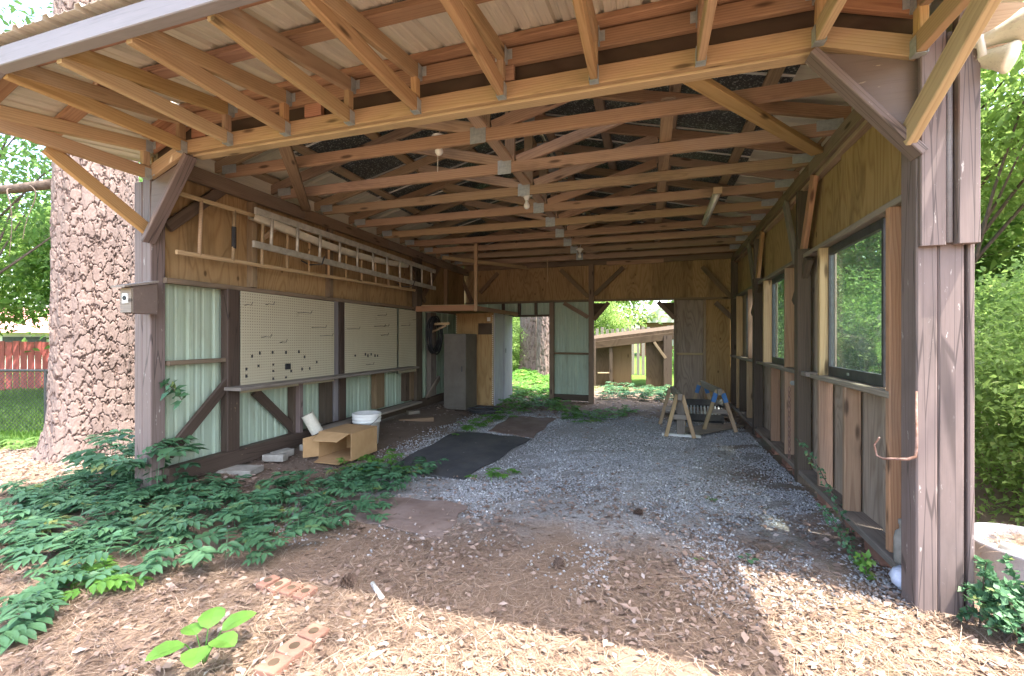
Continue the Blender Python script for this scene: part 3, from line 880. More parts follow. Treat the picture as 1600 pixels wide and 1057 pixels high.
# --- rear wall (Y = YB)
def bp(u, v, dy=0.0):
    return onY(u, v, YB + dy)
for a, b2 in ((-3.71, -2.4), (-2.396, -1.18), (-1.176, 0.04), (0.044, 0.75), (0.754, 1.38)):
    beam('plywood_panel', ((a + b2) / 2, 8.46, 1.935), ((a + b2) / 2, 8.46, 2.64), b2 - a + 0.012, 0.012, 'plywall', gar, up=(0, -1, 0), ch=0.001)
beam('girt', (-3.6, 8.405, 1.925), (-1.1, 8.405, 1.925), 0.075, 0.038, 'olddark', gar)
beam('girt', (-1.096, 8.405, 1.925), (1.37, 8.405, 1.91), 0.075, 0.038, 'olddark', gar)
for a, b2 in ((-3.6, -1.9), (-1.896, -0.2), (-0.196, 1.38)):
    beam('top_plate', (a, 8.40, 2.64), (b2, 8.40, 2.64), 0.05, 0.10, 'olddark', gar)
beam('girt', (-0.75, 8.36, 2.605), (0.25, 8.36, 2.605), 0.034, 0.075, 'truss', gar)
# gable end boarding above the plates
MB().prism([(-3.68, 8.47, 2.63), (1.46, 8.47, 2.63), (1.46, 8.47, ZR + 0.095 - 0.25 * 2.59), (XR_RIDGE, 8.47, ZR + 0.095), (-3.68, 8.47, ZR + 0.095 - 0.25 * 2.55)], (0, 0.012, 0)).build('gable_panel', 'plywall', gar)
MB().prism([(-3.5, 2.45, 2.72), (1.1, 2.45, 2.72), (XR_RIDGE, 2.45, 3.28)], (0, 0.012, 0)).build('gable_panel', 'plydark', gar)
# centre post, left jamb
xp = BX(924)
beam('post', (xp, 8.40, -0.05), (xp, 8.40, 2.60), 0.095, 0.09, 'olddark', gar, up=(0, 1, 0), ch=0.006)
xj = BX(862)
beam('post', (xj, 8.42, -0.05), (xj, 8.42, 1.905), 0.09, 0.085, 'olddark', gar, up=(0, 1, 0), ch=0.006)
# siding right of the doorway and the strip above it
xs0, xs1 = xj + 0.03, xp - 0.03
ribbed('siding_sheet', (xs0, 8.465, 0.10), (0, 0, 1), (1, 0, 0), (0, 1, 0), 1.82, xs1 - xs0, 'mint', 0.229, 0.018, 0.028, parent=gar)
beam('girt', (xj + 0.05, 8.42, 0.925), (xp - 0.05, 8.42, 0.92), 0.06, 0.036, 'olddark', gar)
beam('sill_beam', (xj + 0.05, 8.415, 0.08), (xp - 0.05, 8.415, 0.08), 0.08, 0.11, 'dark', gar)
ribbed('siding_sheet', (-3.62, 8.465, 1.66), (0, 0, 1), (1, 0, 0), (0, 1, 0), 0.25, xj + 3.6, 'mint', 0.229, 0.018, 0.028, parent=gar)
ribbed('siding_sheet', (-3.64, 8.467, 0.08), (0, 0, 1), (1, 0, 0), (0, 1, 0), 1.60, 0.93, 'mint', 0.229, 0.018, 0.028, parent=gar)
for u in (786, 811, 837):
    x = BX(u); beam('stud', (x, 8.42, 1.68), (x, 8.42, 1.905), 0.05, 0.07, 'dark', gar, up=(0, 1, 0))
beam('door_head', (-2.75, 8.42, 1.655), (xj - 0.05, 8.42, 1.655), 0.08, 0.04, 'dark', gar)
# plywood panels between the opening and the window wall
xr0, xr1, xr2 = BX(1053), BX(1100), 1.37
for a, b2 in ((xr0, xr1), (xr1 + 0.004, xr2)):
    beam('plywood_panel', ((a + b2) / 2, 8.46, 0.02), ((a + b2) / 2, 8.46, 1.905), b2 - a, 0.014, 'plyold' if a < 0.5 else 'ply', gar, up=(0, -1, 0), ch=0.001)
x = BX(1101)
beam('stud', (x, 8.425, 0.06), (x, 8.425, 1.905), 0.04, 0.06, 'pale', gar, up=(0, 1, 0))
x = BX(1055)
beam('stud', (x, 8.43, 0.0), (x, 8.43, 1.905), 0.04, 0.085, 'olddark', gar, up=(0, 1, 0))
beam('girt', (BX(1057), 8.425, 0.935), (BX(1099), 8.425, 0.935), 0.05, 0.036, 'pale', gar)
beam('sill_beam', (xr0 + 0.02, 8.42, 0.05), (xr2, 8.42, 0.05), 0.08, 0.08, 'gray', gar)
# corner fillets of the opening and slanting braces
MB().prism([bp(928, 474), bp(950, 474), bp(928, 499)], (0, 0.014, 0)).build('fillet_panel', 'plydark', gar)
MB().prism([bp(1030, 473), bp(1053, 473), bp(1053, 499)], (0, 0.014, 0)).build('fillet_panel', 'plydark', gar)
for p, q in (((929, 461), (974, 418)), ((919, 464), (876, 422)), ((1097, 417), (1143, 465)), ((881, 474), (919, 496)), ((1118, 473), (1144, 497)),
             ((928, 500), (951, 473)), ((1028, 472), (1054, 498)), ((750, 458), (778, 427)), ((737, 472), (716, 424))):
    a, b2 = bp(*p, -0.03), bp(*q, -0.03)
    beam('brace', a, b2, 0.075, 0.036, 'olddark', gar, up=(0, 1, 0))

# ------------------------------------------------------------------ things hung and kept in the garage
def pegboard(u0, u1, vt, vb, label, X=-3.535):
    a, b2 = onX(u0, vt, X), onX(u1, vt, X)
    zt = a.z; zb = onX(u0, vb, X).z
    y0, y1 = a.y, b2.y
    root = empty('pegboard', (X, (y0 + y1) / 2, zb), label, 'pegboard')
    beam('board', (X, (y0 + y1) / 2, zb), (X, (y0 + y1) / 2, zt), y1 - y0, 0.006, 'peg', root, up=(1, 0, 0), ch=0.001)
    return root
def hook(root, u, v, X=-3.53, L=0.12):
    p = onX(u, v, X)
    dy = random.uniform(-0.05, 0.12)
    MB().tube([p, p + Vector((0.02, 0, -0.002)), p + Vector((0.05, dy * 0.7, 0.004)), p + Vector((0.055, dy + 0.05, 0.0)), p + Vector((0.06, dy + 0.06, 0.03))], 0.0028, 5).build('hook', 'iron', root)
def clip(root, u, v, X=-3.53, s=0.016):
    p = onX(u, v, X)
    MB().box(p, (0.006, s * random.uniform(0.8, 1.3), s * random.uniform(1.2, 2.0))).build('clip', 'black', root)
pb = pegboard(377, 521, 455, 615, 'large cream pegboard with rows of black clips, nearest the mouth of the garage')
for u, v in ((382, 477), (415, 476), (465, 489), (408, 527), (437, 535), (487, 512), (500, 525)): hook(pb, u, v)
for u, v in ((406, 552), (426, 551), (447, 551), (467, 550), (394, 557), (476, 558), (495, 566), (404, 572), (427, 570), (427, 580), (449, 570), (455, 580), (472, 577), (484, 576), (385, 577), (385, 588), (427, 592), (447, 590)): clip(pb, u, v)
p = onX(450, 573, -3.529)
MB().box(p, (0.004, 0.07, 0.06)).build('grease_patch', 'black', pb)
pb2 = pegboard(539, 620, 473, 587, 'cream pegboard with a row of small dark clips, second from the garage mouth')
for u, v in ((590, 493), (585, 510), (598, 510), (542, 514), (595, 524), (572, 570)): hook(pb2, u, v)
for u, v in ((555, 556), (571, 554), (575, 556), (580, 554), (586, 556), (590, 556)): clip(pb2, u, v, s=0.02)
pb3 = pegboard(623, 650, 483, 584, 'narrow cream pegboard strip with a ragged edge beside the dark upright', X=-3.537)
for u, v in ((627, 509), (645, 500)): hook(pb3, u, v)

def plank(name, a, b2, wd, th, mat, label, cat, up=(0, 0, 1), group=None):
    o = beam(name, a, b2, wd, th, mat, None, up=up)
    return tag(o, label, cat, group)
plank('work_shelf', (-3.44, 2.93, 0.765), (-3.46, 6.05, 0.765), 0.19, 0.028, 'gray', 'long gray shelf plank under the pegboards', 'shelf')
plank('plank', (-3.33, 3.86, 0.232), (-3.40, 6.05, 0.232), 0.17, 0.026, 'gray', 'loose gray plank lying along the wall foot above the cardboard box', 'plank')

# ladders hung along the wall
def ladder(name, X, y0, y1, zb0, zb1, wd, mat, label, nr, rail=0.05, th=0.022, rr=0.014, z_top=None):
    root = empty(name, (X, y0, zb0), label, 'ladder')
    a0, a1 = Vector((X, y0, zb0)), Vector((X, y1, zb1))
    t0, t1 = a0 + Vector((0, 0.02, wd)), a1 + Vector((0, -0.01, wd * 0.92))
    beam('rail', a0, a1, th, rail, mat, root)
    beam('rail', t0, t1, th, rail, mat, root)
    for i in range(nr):
        t = (i + 0.6) / nr
        MB().tube([a0.lerp(a1, t), t0.lerp(t1, t)], rr, 8).build('rung', M[mat], root, smooth=True)
    return root
l1 = ladder('ladder', -3.50, 2.50, 6.15, 1.875, 1.96, 0.46, 'pale', 'long wooden ladder hung flat against the plywood, one rung taped black', 12, 0.034, 0.024)
MB().tube([(-3.5, 2.996, 2.0), (-3.5, 2.997, 2.19)], 0.019, 8).build('tape_wrap', 'black', l1)
ladder('ladder', -3.35, 3.06, 6.55, 2.045, 2.03, 0.30, 'alu', 'shorter paint-spattered metal ladder hung in front of the wooden one', 11, 0.06, 0.028)
for z_, y_ in ((2.02, 3.9), (2.0, 5.8)):
    o = MB().tube([(-3.6, y_, z_ + 0.03), (-3.5, y_, z_ - 0.02), (-3.33, y_, z_ - 0.02), (-3.30, y_, z_ + 0.06)], 0.008, 6).build('ladder_bracket', 'iron')
    tag(o, 'black iron ladder bracket ' + ('near the garage mouth' if y_ < 5 else 'far along the plywood wall'), 'bracket')
g_ = MB()
pts = [(-3.47, 3.15 + 0.3 * i, 2.30 - 0.03 * math.sin(i * 0.33) * 3 * 0.9 - 0.002 * i) for i in range(10)]
for i in range(9):
    a, b2 = Vector(pts[i]), Vector(pts[i + 1])
    for off in ((0, 0, 0, 0.09, 0.003), (0, 0, 0.03, 0.003, 0.06)):
        pass
    g_.add([a + Vector((-0.05, 0, 0.06)), a + Vector((-0.04, 0, 0)), a + Vector((0.03, 0, 0)), a + Vector((0.05, 0, 0.06)), b2 + Vector((-0.05, 0, 0.06)), b2 + Vector((-0.04, 0, 0)), b2 + Vector((0.03, 0, 0)), b2 + Vector((0.05, 0, 0.06))], [(0, 1, 5, 4), (1, 2, 6, 5), (2, 3, 7, 6)])
tag(g_.build('rain_gutter', 'sheet', smooth=True), 'sagging cream vinyl gutter length stored behind the metal ladder', 'gutter')

# hanging corner shelf
hs = empty('hanging_shelf', (-3.0, 7.3, 1.66), 'plywood shelf hung from the roof in the far corner', 'shelf')
beam('shelf_board', (-3.02, 6.27, 1.685), (-3.02, 8.37, 1.70), 1.02, 0.018, 'plywall', hs)
beam('edge_board', (-3.53, 6.25, 1.675), (-2.5, 6.25, 1.675), 0.03, 0.085, 'ledger', hs)
beam('edge_board', (-2.49, 6.24, 1.665), (-2.49, 8.38, 1.69), 0.03, 0.07, 'ledger', hs)
beam('hanger_strip', (-2.50, 6.215, 1.62), (-2.50, 6.215, 2.70), 0.05, 0.032, 'pale', hs, up=(0, 1, 0))
beam('plank', (-3.5, 6.4, 1.735), (-2.6, 6.5, 1.735), 0.1, 0.02, 'pale', hs)
plank('timber_length', onX(692, 403, -3.2), onX(868, 424, -1.9), 0.04, 0.06, 'pale', 'long pale batten slung level below the rear trusses', 'batten')

# electrics under the trusses
def bulb(u, v, Y, label):
    p = onY(u, v, Y)
    r = empty('light_bulb', p, label, 'light bulb')
    MB().lathe(p, [(0.0, 0.105), (0.02, 0.105), (0.055, 0.085), (0.058, 0.075), (0.03, 0.06), (0.02, 0.03), (0.0, 0.03)], 16).build('socket', 'white', r, smooth=True)
    MB().lathe(p, [(0.0, 0.03), (0.014, 0.03), (0.016, 0.01), (0.03, -0.02), (0.03, -0.038), (0.018, -0.055), (0.0, -0.06)], 16).build('bulb', 'white', r, smooth=True)
    MB().tube([p + Vector((0, 0, 0.1)), p + Vector((0.02, 0, 0.16)), p + Vector((-0.03, -0.02, 0.22)), p + Vector((-0.05, 0, 0.3))], 0.004, 6).build('wire', 'white', r)
    return r
bulb(823, 318, 4.24, 'bare bulb in a white socket hanging by its wire under the fourth truss')
bulb(686, 231, 3.02, 'white lamp socket with pull cord on the nearest truss')
bulb(906, 398, 6.9, 'small white lamp socket far back under the trusses')
p = onY(684, 240, 3.02)
tag(MB().tube([p, p + Vector((0.0, 0, -0.14))], 0.002, 5).build('pull_cord', 'white'), 'thin white pull cord under the nearest lamp socket', 'cord')
a, b2 = onY(1121, 300, 4.55), onY(1107, 350, 5.45)
fl = empty('tube_light', (a + b2) / 2, 'fluorescent tube light fixed under the trusses on the window side', 'light fixture')
b2 = Vector((a.x + 0.02, 5.75, a.z + 0.0))
MB().bar(a, b2, 0.06, 0.035).build('housing', 'sheet', fl)
MB().tube([a + Vector((0.0, 0.03, -0.03)), b2 + Vector((0, -0.03, -0.03))], 0.014, 10).build('tube', 'white', fl, smooth=True)
MB().box(a + Vector((0, -0.01, 0.01)), (0.075, 0.02, 0.06)).build('end_cap', 'pale', fl)
p = onY(855, 425, 6.6)
tag(MB().tube([p + Vector((0, 0, 0.22)), p + Vector((0.005, 0, 0)), p + Vector((0.004, 0, -0.16))], 0.006, 6).build('hanging_rod', 'pale'), 'thin pale stick dangling from the rear trusses', 'rod')

# steel cabinet, closet, hoses
cb = empty('metal_cabinet', (-3.1, 7.0, 0), 'dusty brown metal cabinet standing by the wall near the hung hose', 'cabinet')
c_ = MB().box((-3.11, 7.03, 0.65), (0.40, 0.50, 1.27)).build('carcass', 'cab', cb, bevel=0.008)
MB().box((-3.11, 6.772, 0.66), (0.375, 0.012, 1.18)).build('door', 'cab', cb, bevel=0.004)
MB().box((-2.97, 6.76, 0.70), (0.012, 0.02, 0.09)).build('handle', 'iron', cb)
cl = empty('closet', (-2.95, 7.8, 0), 'tall homemade closet with a yellowed plywood front and lilac-gray side', 'closet')
beam('plywood_panel', (-2.985, 7.36, 0.02), (-2.985, 7.36, 1.66), 0.72, 0.016, 'ply', cl, up=(0, -1, 0), ch=0.001)
beam('side_panel', (-2.615, 7.62, 0.02), (-2.615, 7.62, 1.66), 0.50, 0.02, 'closet', cl, up=(1, 0, 0), ch=0.001)
beam('side_panel', (-2.60, 8.12, 0.02), (-2.60, 8.12, 1.655), 0.50, 0.02, 'closet', cl, up=(1, 0, 0), ch=0.001)
MB().box((-2.60, 7.95, 0.98), (0.03, 0.02, 0.08)).build('handle', 'iron', cl)
for xe in (-3.335, -2.637):
    b = MB()
    for i in range(44):
        b.box((xe, 7.349, 0.06 + i * 0.036), (0.022, 0.006, 0.017))
    o = b.build('punched_strip', 'sheet', cl)
    o['kind'] = 'stuff'
MB().box((-2.71, 7.349, 1.55), (0.06, 0.004, 0.07)).build('paper_note', 'white', cl)
MB().box((-2.78, 7.35, 1.38), (0.26, 0.006, 0.2)).build('patch', 'plydark', cl)

def coil(cx, cy, cz, r, n, axis, name, label, tr=0.011, flat=False, mat='black', sag=1.0):
    pts = []
    for i in range(n * 20):
        t = i / 20 * 2 * math.pi
        rr = r * (1 + 0.12 * math.sin(i * 0.173) + random.uniform(-0.01, 0.01))
        if flat:
            pts.append((cx + rr * math.cos(t) + 0.04 * math.sin(i * 0.07), cy + rr * 0.75 * math.sin(t), cz + 0.02 + 0.05 * abs(math.sin(i * 0.11))))
        else:
            pts.append((cx + 0.05 * math.sin(i * 0.13), cy + rr * math.cos(t), cz + rr * sag * math.sin(t) - 0.05 * abs(math.sin(i * 0.05))))
    o = MB().tube(pts, tr, 7).build(name, mat, smooth=True)
    return tag(o, label, 'hose')
q = onX(679, 522, -3.44)
coil(q.x, q.y, q.z, 0.21, 7, 'x', 'garden_hose', 'black garden hose coiled on a wooden bracket beside the metal cabinet', 0.012, sag=1.35)
q = onZ(757, 646)
coil(q.x, q.y, 0.0, 0.26, 5, 'z', 'cable_coil', 'loose loop of dark cable on the floor in front of the closet', 0.010, True, 'iron')
a = onX(683, 507, -3.4)
hb = empty('hose_bracket', a, 'pale wooden bracket arm holding the hung hose', 'bracket')
beam('arm', a + Vector((-0.12, 0, 0)), a + Vector((0.22, 0.02, 0.01)), 0.03, 0.04, 'pale', hb)
beam('arm', a + Vector((-0.1, 0.02, -0.13)), a + Vector((0.16, 0.02, -0.02)), 0.03, 0.03, 'pale', hb)

# cardboard box, bucket, rolled tube
bx = empty('cardboard_box', (-2.9, 3.8, 0.02), 'open cardboard box lying on its side by the pegboard wall', 'box')
x0, x1, y0, y1, z0, z1 = -3.10, -2.72, 3.58, 4.0, 0.03, 0.285
th = 0.006
def wallq(name, pts, d):
    MB().prism(pts, d).build(name, 'card', bx)
wallq('bottom', [(x0, y0, z0), (x1, y0, z0), (x1, y1, z0), (x0, y1, z0)], (0, 0, th))
wallq('top', [(x0, y0, z1), (x1, y0, z1), (x1, y1, z1), (x0, y1, z1)], (0, 0, th))
wallq('side', [(x0, y0, z0 + th), (x0, y1, z0 + th), (x0, y1, z1 - 0.001), (x0, y0, z1 - 0.001)], (th, 0, 0))
wallq('side', [(x1 - th, y0, z0 + th), (x1 - th, y1, z0 + th), (x1 - th, y1, z1 - 0.001), (x1 - th, y0, z1 - 0.001)], (th, 0, 0))
wallq('back', [(x0 + th, y1 - th, z0 + th), (x1 - th, y1 - th, z0 + th), (x1 - th, y1 - th, z1), (x0 + th, y1 - th, z1)], (0, th, 0))
wallq('flap', [(x0 + 0.02, y0, z1 + 0.004), (x1 - 0.02, y0, z1 + 0.004), (x1 - 0.06, y0 - 0.13, z1 - 0.05), (x0 + 0.05, y0 - 0.14, z1 - 0.055)], (0, 0, th))
wallq('flap', [(x0, y0, z0 + 0.02), (x0, y0, z1 - 0.02), (x0 - 0.07, y0 - 0.13, z1 - 0.04), (x0 - 0.07, y0 - 0.13, z0 + 0.03)], (th, 0, 0))
wallq('flap', [(x0 + 0.02, y0, z0 + 0.002), (x1 - 0.02, y0, z0 + 0.002), (x1 - 0.05, y0 - 0.12, 0.022), (x0 + 0.05, y0 - 0.12, 0.022)], (0, 0, th))
bk = empty('bucket', (-3.02, 4.28, 0.0), 'ribbed white plastic bucket behind the cardboard box', 'bucket')
MB().lathe((-3.06, 4.30, 0.0), [(0.0, 0.0), (0.125, 0.0), (0.145, 0.26), (0.155, 0.262), (0.155, 0.28), (0.148, 0.285), (0.158, 0.30), (0.158, 0.315), (0.15, 0.32), (0.16, 0.335), (0.16, 0.36), (0.148, 0.365), (0.12, 0.02), (0.0, 0.02)], 28).build('pail', 'white', bk, smooth=True)
MB().tube([(-3.06 + 0.165 * math.cos(t), 4.30 + 0.165 * math.sin(t), 0.33 - 0.12 * abs(math.sin(t * 1.0))) for t in np.linspace(0, math.pi * -1, 9)], 0.003, 5).build('handle', 'iron', bk)
a, b2 = onX(480, 648, -3.42), onX(496, 676, -3.34)
rt = MB().tube([a, (a + b2) / 2, b2], 0.062, 16).build('rolled_tube', 'sheet', smooth=False)
tag(rt, 'stubby pale rolled tube leaning on the siding above the plank end', 'tube')

# floor: rubber mat, worn plywood sheets
def sheet_on_floor(name, px, z, mat, label, cat, n=10):
    c = [onZ(u, v, 0.0) for u, v in px]
    vs_, fs = [], []
    for i in range(n + 1):
        for j in range(n + 1):
            s_, t_ = i / n, j / n
            q = (c[0] * (1 - s_) + c[1] * s_) * (1 - t_) + (c[3] * (1 - s_) + c[2] * s_) * t_
            jit = 0.02 * math.sin(i * 2.1 + j * 1.3) if (i in (0, n) or j in (0, n)) else 0
            zz = max(float(gz(q.x, q.y)) + z + 0.006 * math.sin(i * 1.3) * math.cos(j * 0.9), float(gz(q.x, q.y)) + 0.004)
            vs_.append((q.x + jit, q.y - jit * 0.6, zz))
    for i in range(n):
        for j in range(n):
            k = i * (n + 1) + j
            fs.append((k, k + 1, k + n + 2, k + n + 1))
    me = bpy.data.meshes.new(name)
    o0 = Vector(vs_[0])
    me.from_pydata([tuple(Vector(q) - o0) for q in vs_], [], fs)
    o = link(name, me, M[mat], None, Matrix.Translation(o0))
    md = o.modifiers.new('thick', 'SOLIDIFY'); md.thickness = 0.008; md.offset = 1
    return tag(o, label, cat)
M['mat'] = mat_noise('dusty_rubber', (0.05, 0.051, 0.055), (0.085, 0.082, 0.08), 3.0, 0.75, 0.3, 0.3, spots=((0.2, 0.17, 0.12), 9, 0.66))
M['worn'] = mat_noise('worn_floor_board', (0.15, 0.105, 0.085), (0.22, 0.165, 0.14), 3.0, 0.9, 0.15, 0.3, spots=((0.10, 0.08, 0.06), 6, 0.64))
sheet_on_floor('rubber_mat', [(597, 736), (724, 753), (828, 685), (712, 677)], 0.014, 'mat', 'black rubber mat lying on the gravel floor', 'mat')
sheet_on_floor('worn_board', [(762, 676), (832, 684), (868, 656), (802, 650)], 0.012, 'worn', 'worn brown board on the floor beyond the rubber mat', 'board')
sheet_on_floor('worn_board', [(500, 800), (690, 850), (730, 795), (560, 772)], 0.012, 'worn', 'worn brown board half under the creeper in the foreground', 'board')

# sawhorses and the rack between them
def sawhorse(pn, pf, z, label, blue, spread=0.19):
    pn, pf = Vector(pn), Vector(pf)
    r = empty('sawhorse', (pn + pf) / 2 * 1.0 - Vector((0, 0, z)), label, 'sawhorse')
    beam('top_rail', pn + Vector((0, -0.06, 0)), pf + Vector((0, 0.06, 0)), 0.05, 0.085, 'gray', r)
    for e in (pn, pf):
        for s in (-1, 1):
            top = e + Vector((s * 0.03, 0, 0.02)); bot = Vector((e.x + s * spread, e.y + (0.03 if e is pf else -0.03), 0.012))
            lg = beam('leg', top, bot, 0.045, 0.05, 'pale', r, up=(0, 1, 0))
            if blue:
                beam('blue_clamp', top.lerp(bot, 0.08) , top.lerp(bot, 0.30), 0.055, 0.06, 'blue', lg, up=(0, 1, 0))
        beam('spreader', e + Vector((-spread * 0.55, 0, -z * 0.5)), e + Vector((spread * 0.55, 0, -z * 0.5)), 0.02, 0.06, 'gray', r)
    return r
zt = 0.52
a = onZ(1124, 612, zt); b2 = Vector((a.x - 0.10, a.y + 1.0, zt))
sawhorse(a, b2, zt, 'sawhorse with blue painted leg clamps, nearest the window wall', True)
a = onZ(1062, 620, 0.50); b2 = Vector((a.x - 0.05, a.y + 0.75, 0.50))
s2 = sawhorse(a, b2, 0.50, 'gray sawhorse with an upright plank foot, left of the blue clamped one', False, 0.16)
f0 = onZ(1064, 682, 0.01)
beam('upright', (f0.x, f0.y, 0.03), (f0.x - 0.005, f0.y + 0.03, 0.50), 0.095, 0.03, 'gray', s2, up=(0, 1, 0))
beam('foot', (f0.x - 0.22, f0.y, 0.022), (f0.x + 0.22, f0.y - 0.01, 0.022), 0.06, 0.03, 'white', s2)
rk = empty('slatted_rack', (0.62, 6.4, 0), 'black slotted rack leaning between the two sawhorses', 'rack')
c0 = Vector((0.66, 6.62, 0.05))
tilt = Matrix.Rotation(math.radians(-38), 3, 'X')
def rp(x, y, z):
    return c0 + tilt @ Vector((x, y, z))
for (x_, y_, z_, sx_, sy_, sz_, nm) in ((0, 0, 0.30, 0.62, 0.05, 0.10, 'rail'), (0, 0, 0.06, 0.62, 0.05, 0.10, 'rail'), (-0.31, 0, 0.18, 0.03, 0.06, 0.36, 'end_panel'), (0.31, 0, 0.18, 0.03, 0.06, 0.36, 'end_panel')):
    MB().box(rp(x_, y_, z_), (sx_, sy_, sz_), tilt).build(nm, 'iron', rk)
for i in range(13):
    MB().box(rp(-0.27 + i * 0.045, -0.005, 0.18), (0.02, 0.03, 0.16), tilt).build('slat', 'galv', rk)
plank('plank', (0.2, 7.5, 0.05), (1.15, 7.2, 0.07), 0.2, 0.03, 'gray', 'dusty plank on the dirt behind the sawhorses', 'plank')
plank('plank', onZ(1076, 683, 0.0) + Vector((0, 0.2, 0.02)), onZ(1150, 672, 0.0) + Vector((0, 0.3, 0.02)), 0.34, 0.02, 'gray', 'flat weathered board under the sawhorse feet', 'plank')

# loose timber, bricks and blocks along the pegboard wall
plank('timber_offcut', onZ(623, 662) + Vector((0, 0, 0.03)), onZ(677, 658) + Vector((0, 0, 0.03)), 0.09, 0.06, 'olddark', 'short brown timber offcut on the floor by the wall', 'timber')
plank('timber_offcut', onZ(634, 655) + Vector((0, 0.05, 0.085)), onZ(652, 653) + Vector((0, 0.05, 0.085)), 0.09, 0.05, 'gray', 'small gray block on top of the brown offcut', 'timber')
plank('concrete_slab', onZ(345, 744) + Vector((0, 0, 0.05)), onZ(402, 745) + Vector((0, 0, 0.05)), 0.19, 0.05, 'stone', 'flat concrete slab on the dirt near the wall', 'slab')
def loose_brick(u, v, rz, label, mat='brick', s=(0.2, 0.1, 0.065), z=0.04):
    p = onZ(u, v, 0.0)
    o = MB().box((0, 0, 0), s).build('loose_brick', mat, origin=(0, 0, 0), bevel=0.006)
    o.matrix_world = Matrix.Translation((p.x, p.y, z + float(gz(p.x, p.y)))) @ Matrix.Rotation(rz, 4, 'Z') @ Matrix.Rotation(random.uniform(-0.12, 0.12), 4, 'X')
    return tag(o, label, 'brick')
loose_brick(430, 728, 0.3, 'pale brick on the dirt by the wall, nearest the concrete slab', 'stone')
loose_brick(441, 722, 1.5, 'pale brick lying across behind another one near the concrete slab', 'stone')
loose_brick(486, 710, 0.2, 'gray brick on the dirt just left of the cardboard box', 'stone')

# fittings at the mouth of the garage
bh = empty('birdhouse', (-3.56, 2.3, 1.4), 'small gray-brown birdhouse hung on the corner post', 'birdhouse')
x0, x1, y0, y1 = -3.625, -3.515, 2.195, 2.372
MB().prism([(x0, y0, 1.39), (x1, y0, 1.39), (x1, y0, 1.565), (x0, y0, 1.565)], (0, 0.014, 0)).build('face_board', 'gray', bh)
MB().prism([(x1 - 0.014, y0 + 0.0145, 1.385), (x1 - 0.014, y1, 1.385), (x1 - 0.014, y1, 1.612), (x1 - 0.014, y0 + 0.0145, 1.575)], (0.016, 0, 0)).build('side_board', 'brownflat', bh)
MB().prism([(x0, y0 + 0.0145, 1.385), (x0, y1, 1.385), (x0, y1, 1.612), (x0, y0 + 0.0145, 1.575)], (0.014, 0, 0)).build('side_board', 'brownflat', bh)
MB().prism([(x0 - 0.015, y0 - 0.05, 1.562), (x1 + 0.015, y0 - 0.05, 1.562), (x1 + 0.015, y1, 1.622), (x0 - 0.015, y1, 1.622)], (0, 0, 0.014)).build('roof', 'gray', bh)
MB().prism([(x0 + 0.03, y0 - 0.008, 1.455), (x1 - 0.025, y0 - 0.008, 1.455), (x1 - 0.025, y0 - 0.008, 1.525), (x0 + 0.03, y0 - 0.008, 1.525)], (0, 0.007, 0)).build('hole_plate', 'white', bh)
MB().tube([(-3.568, y0 - 0.012, 1.492), (-3.568, y0 - 0.0085, 1.492)], 0.017, 14).build('hole', 'black', bh)

p = onY(1560, 62, 2.30)
fl2 = empty('flood_light', p, 'white twin flood light fixed under the eave at the corner', 'light fixture')
def par(c, d, r):
    d = Vector(d).normalized()
    q = d.to_track_quat('Z', 'Y').to_matrix()
    b = MB().lathe((0, 0, 0), [(0.0, -0.12), (0.028, -0.12), (0.03, -0.06), (0.034, -0.04), (r * 0.75, 0.0), (r, 0.03), (r, 0.04), (r * 0.9, 0.045), (0.0, 0.055)], 20)
    b.v = [tuple(Vector(c) + q @ Vector(x)) for x in b.v]
    b.build('lamp_head', 'sheet', fl2, smooth=True)
par(p + Vector((0.03, -0.02, 0.02)), (0.85, -0.45, 0.12), 0.062)
par(p + Vector((-0.0, 0.0, -0.075)), (0.6, -0.5, -0.35), 0.058)
MB().box(p + Vector((-0.11, 0.03, 0.03)), (0.05, 0.09, 0.09)).build('junction_box', 'white', fl2, bevel=0.008)
MB().tube([p + Vector((-0.10, 0.03, 0.03)), p + Vector((-0.06, 0.0, 0.02)), p + Vector((-0.05, 0.0, -0.06))], 0.014, 8).build('arm', 'white', fl2, smooth=True)
MB().prism([onY(1480, 8, 2.36), onY(1640, 2, 2.36), onY(1640, 22, 2.36), onY(1518, 118, 2.36), onY(1508, 20, 2.36)], (0, 0.03, 0)).build('eave_board', 'rafter', gar)

hk = MB().tube([onX(1432, 612, 1.098), onX(1432, 700, 1.098), onX(1430, 714, 1.095), onX(1418, 718, 1.06), onX(1380, 717, 1.02), onX(1370, 712, 1.0), onX(1366, 695, 0.985), onX(1374, 684, 0.985)], [0.004, 0.006, 0.007, 0.006, 0.005, 0.004, 0.004, 0.003], 8).build('wall_hook', 'rust', smooth=True)
tag(hk, 'rusty iron hook jutting from the corner post', 'hook')
yb = RY(1234)
bo = MB().lathe((0, 0, 0), [(0.0, 0.0), (0.022, 0.0), (0.022, 0.02), (0.0, 0.02)], 6)
bo.v = [(RX(yb, 0.02) + x_, yb - 0.025 + z_, 0.80 + y_) for x_, y_, z_ in bo.v]
tag(bo.build('bolt', 'galv'), 'big hex bolt head on a stud under the middle window', 'bolt')
ch = empty('chain', (RX(yb), yb, 0.1), 'rusty chain hanging down a stud under the middle window', 'chain')
ring = []
for i in range(15):
    z = 0.74 - i * 0.045
    pts = [(0.011 * math.cos(t), 0.0, 0.03 * math.sin(t)) for t in np.linspace(0, 2 * math.pi, 9)]
    rot = Matrix.Rotation(math.pi / 2 * (i % 2) + 0.4, 3, 'Z')
    MB().tube([Vector((RX(yb, -0.012), yb - 0.03, z)) + rot @ Vector(q) for q in pts], 0.0035, 5).build('link', 'rust', ch)
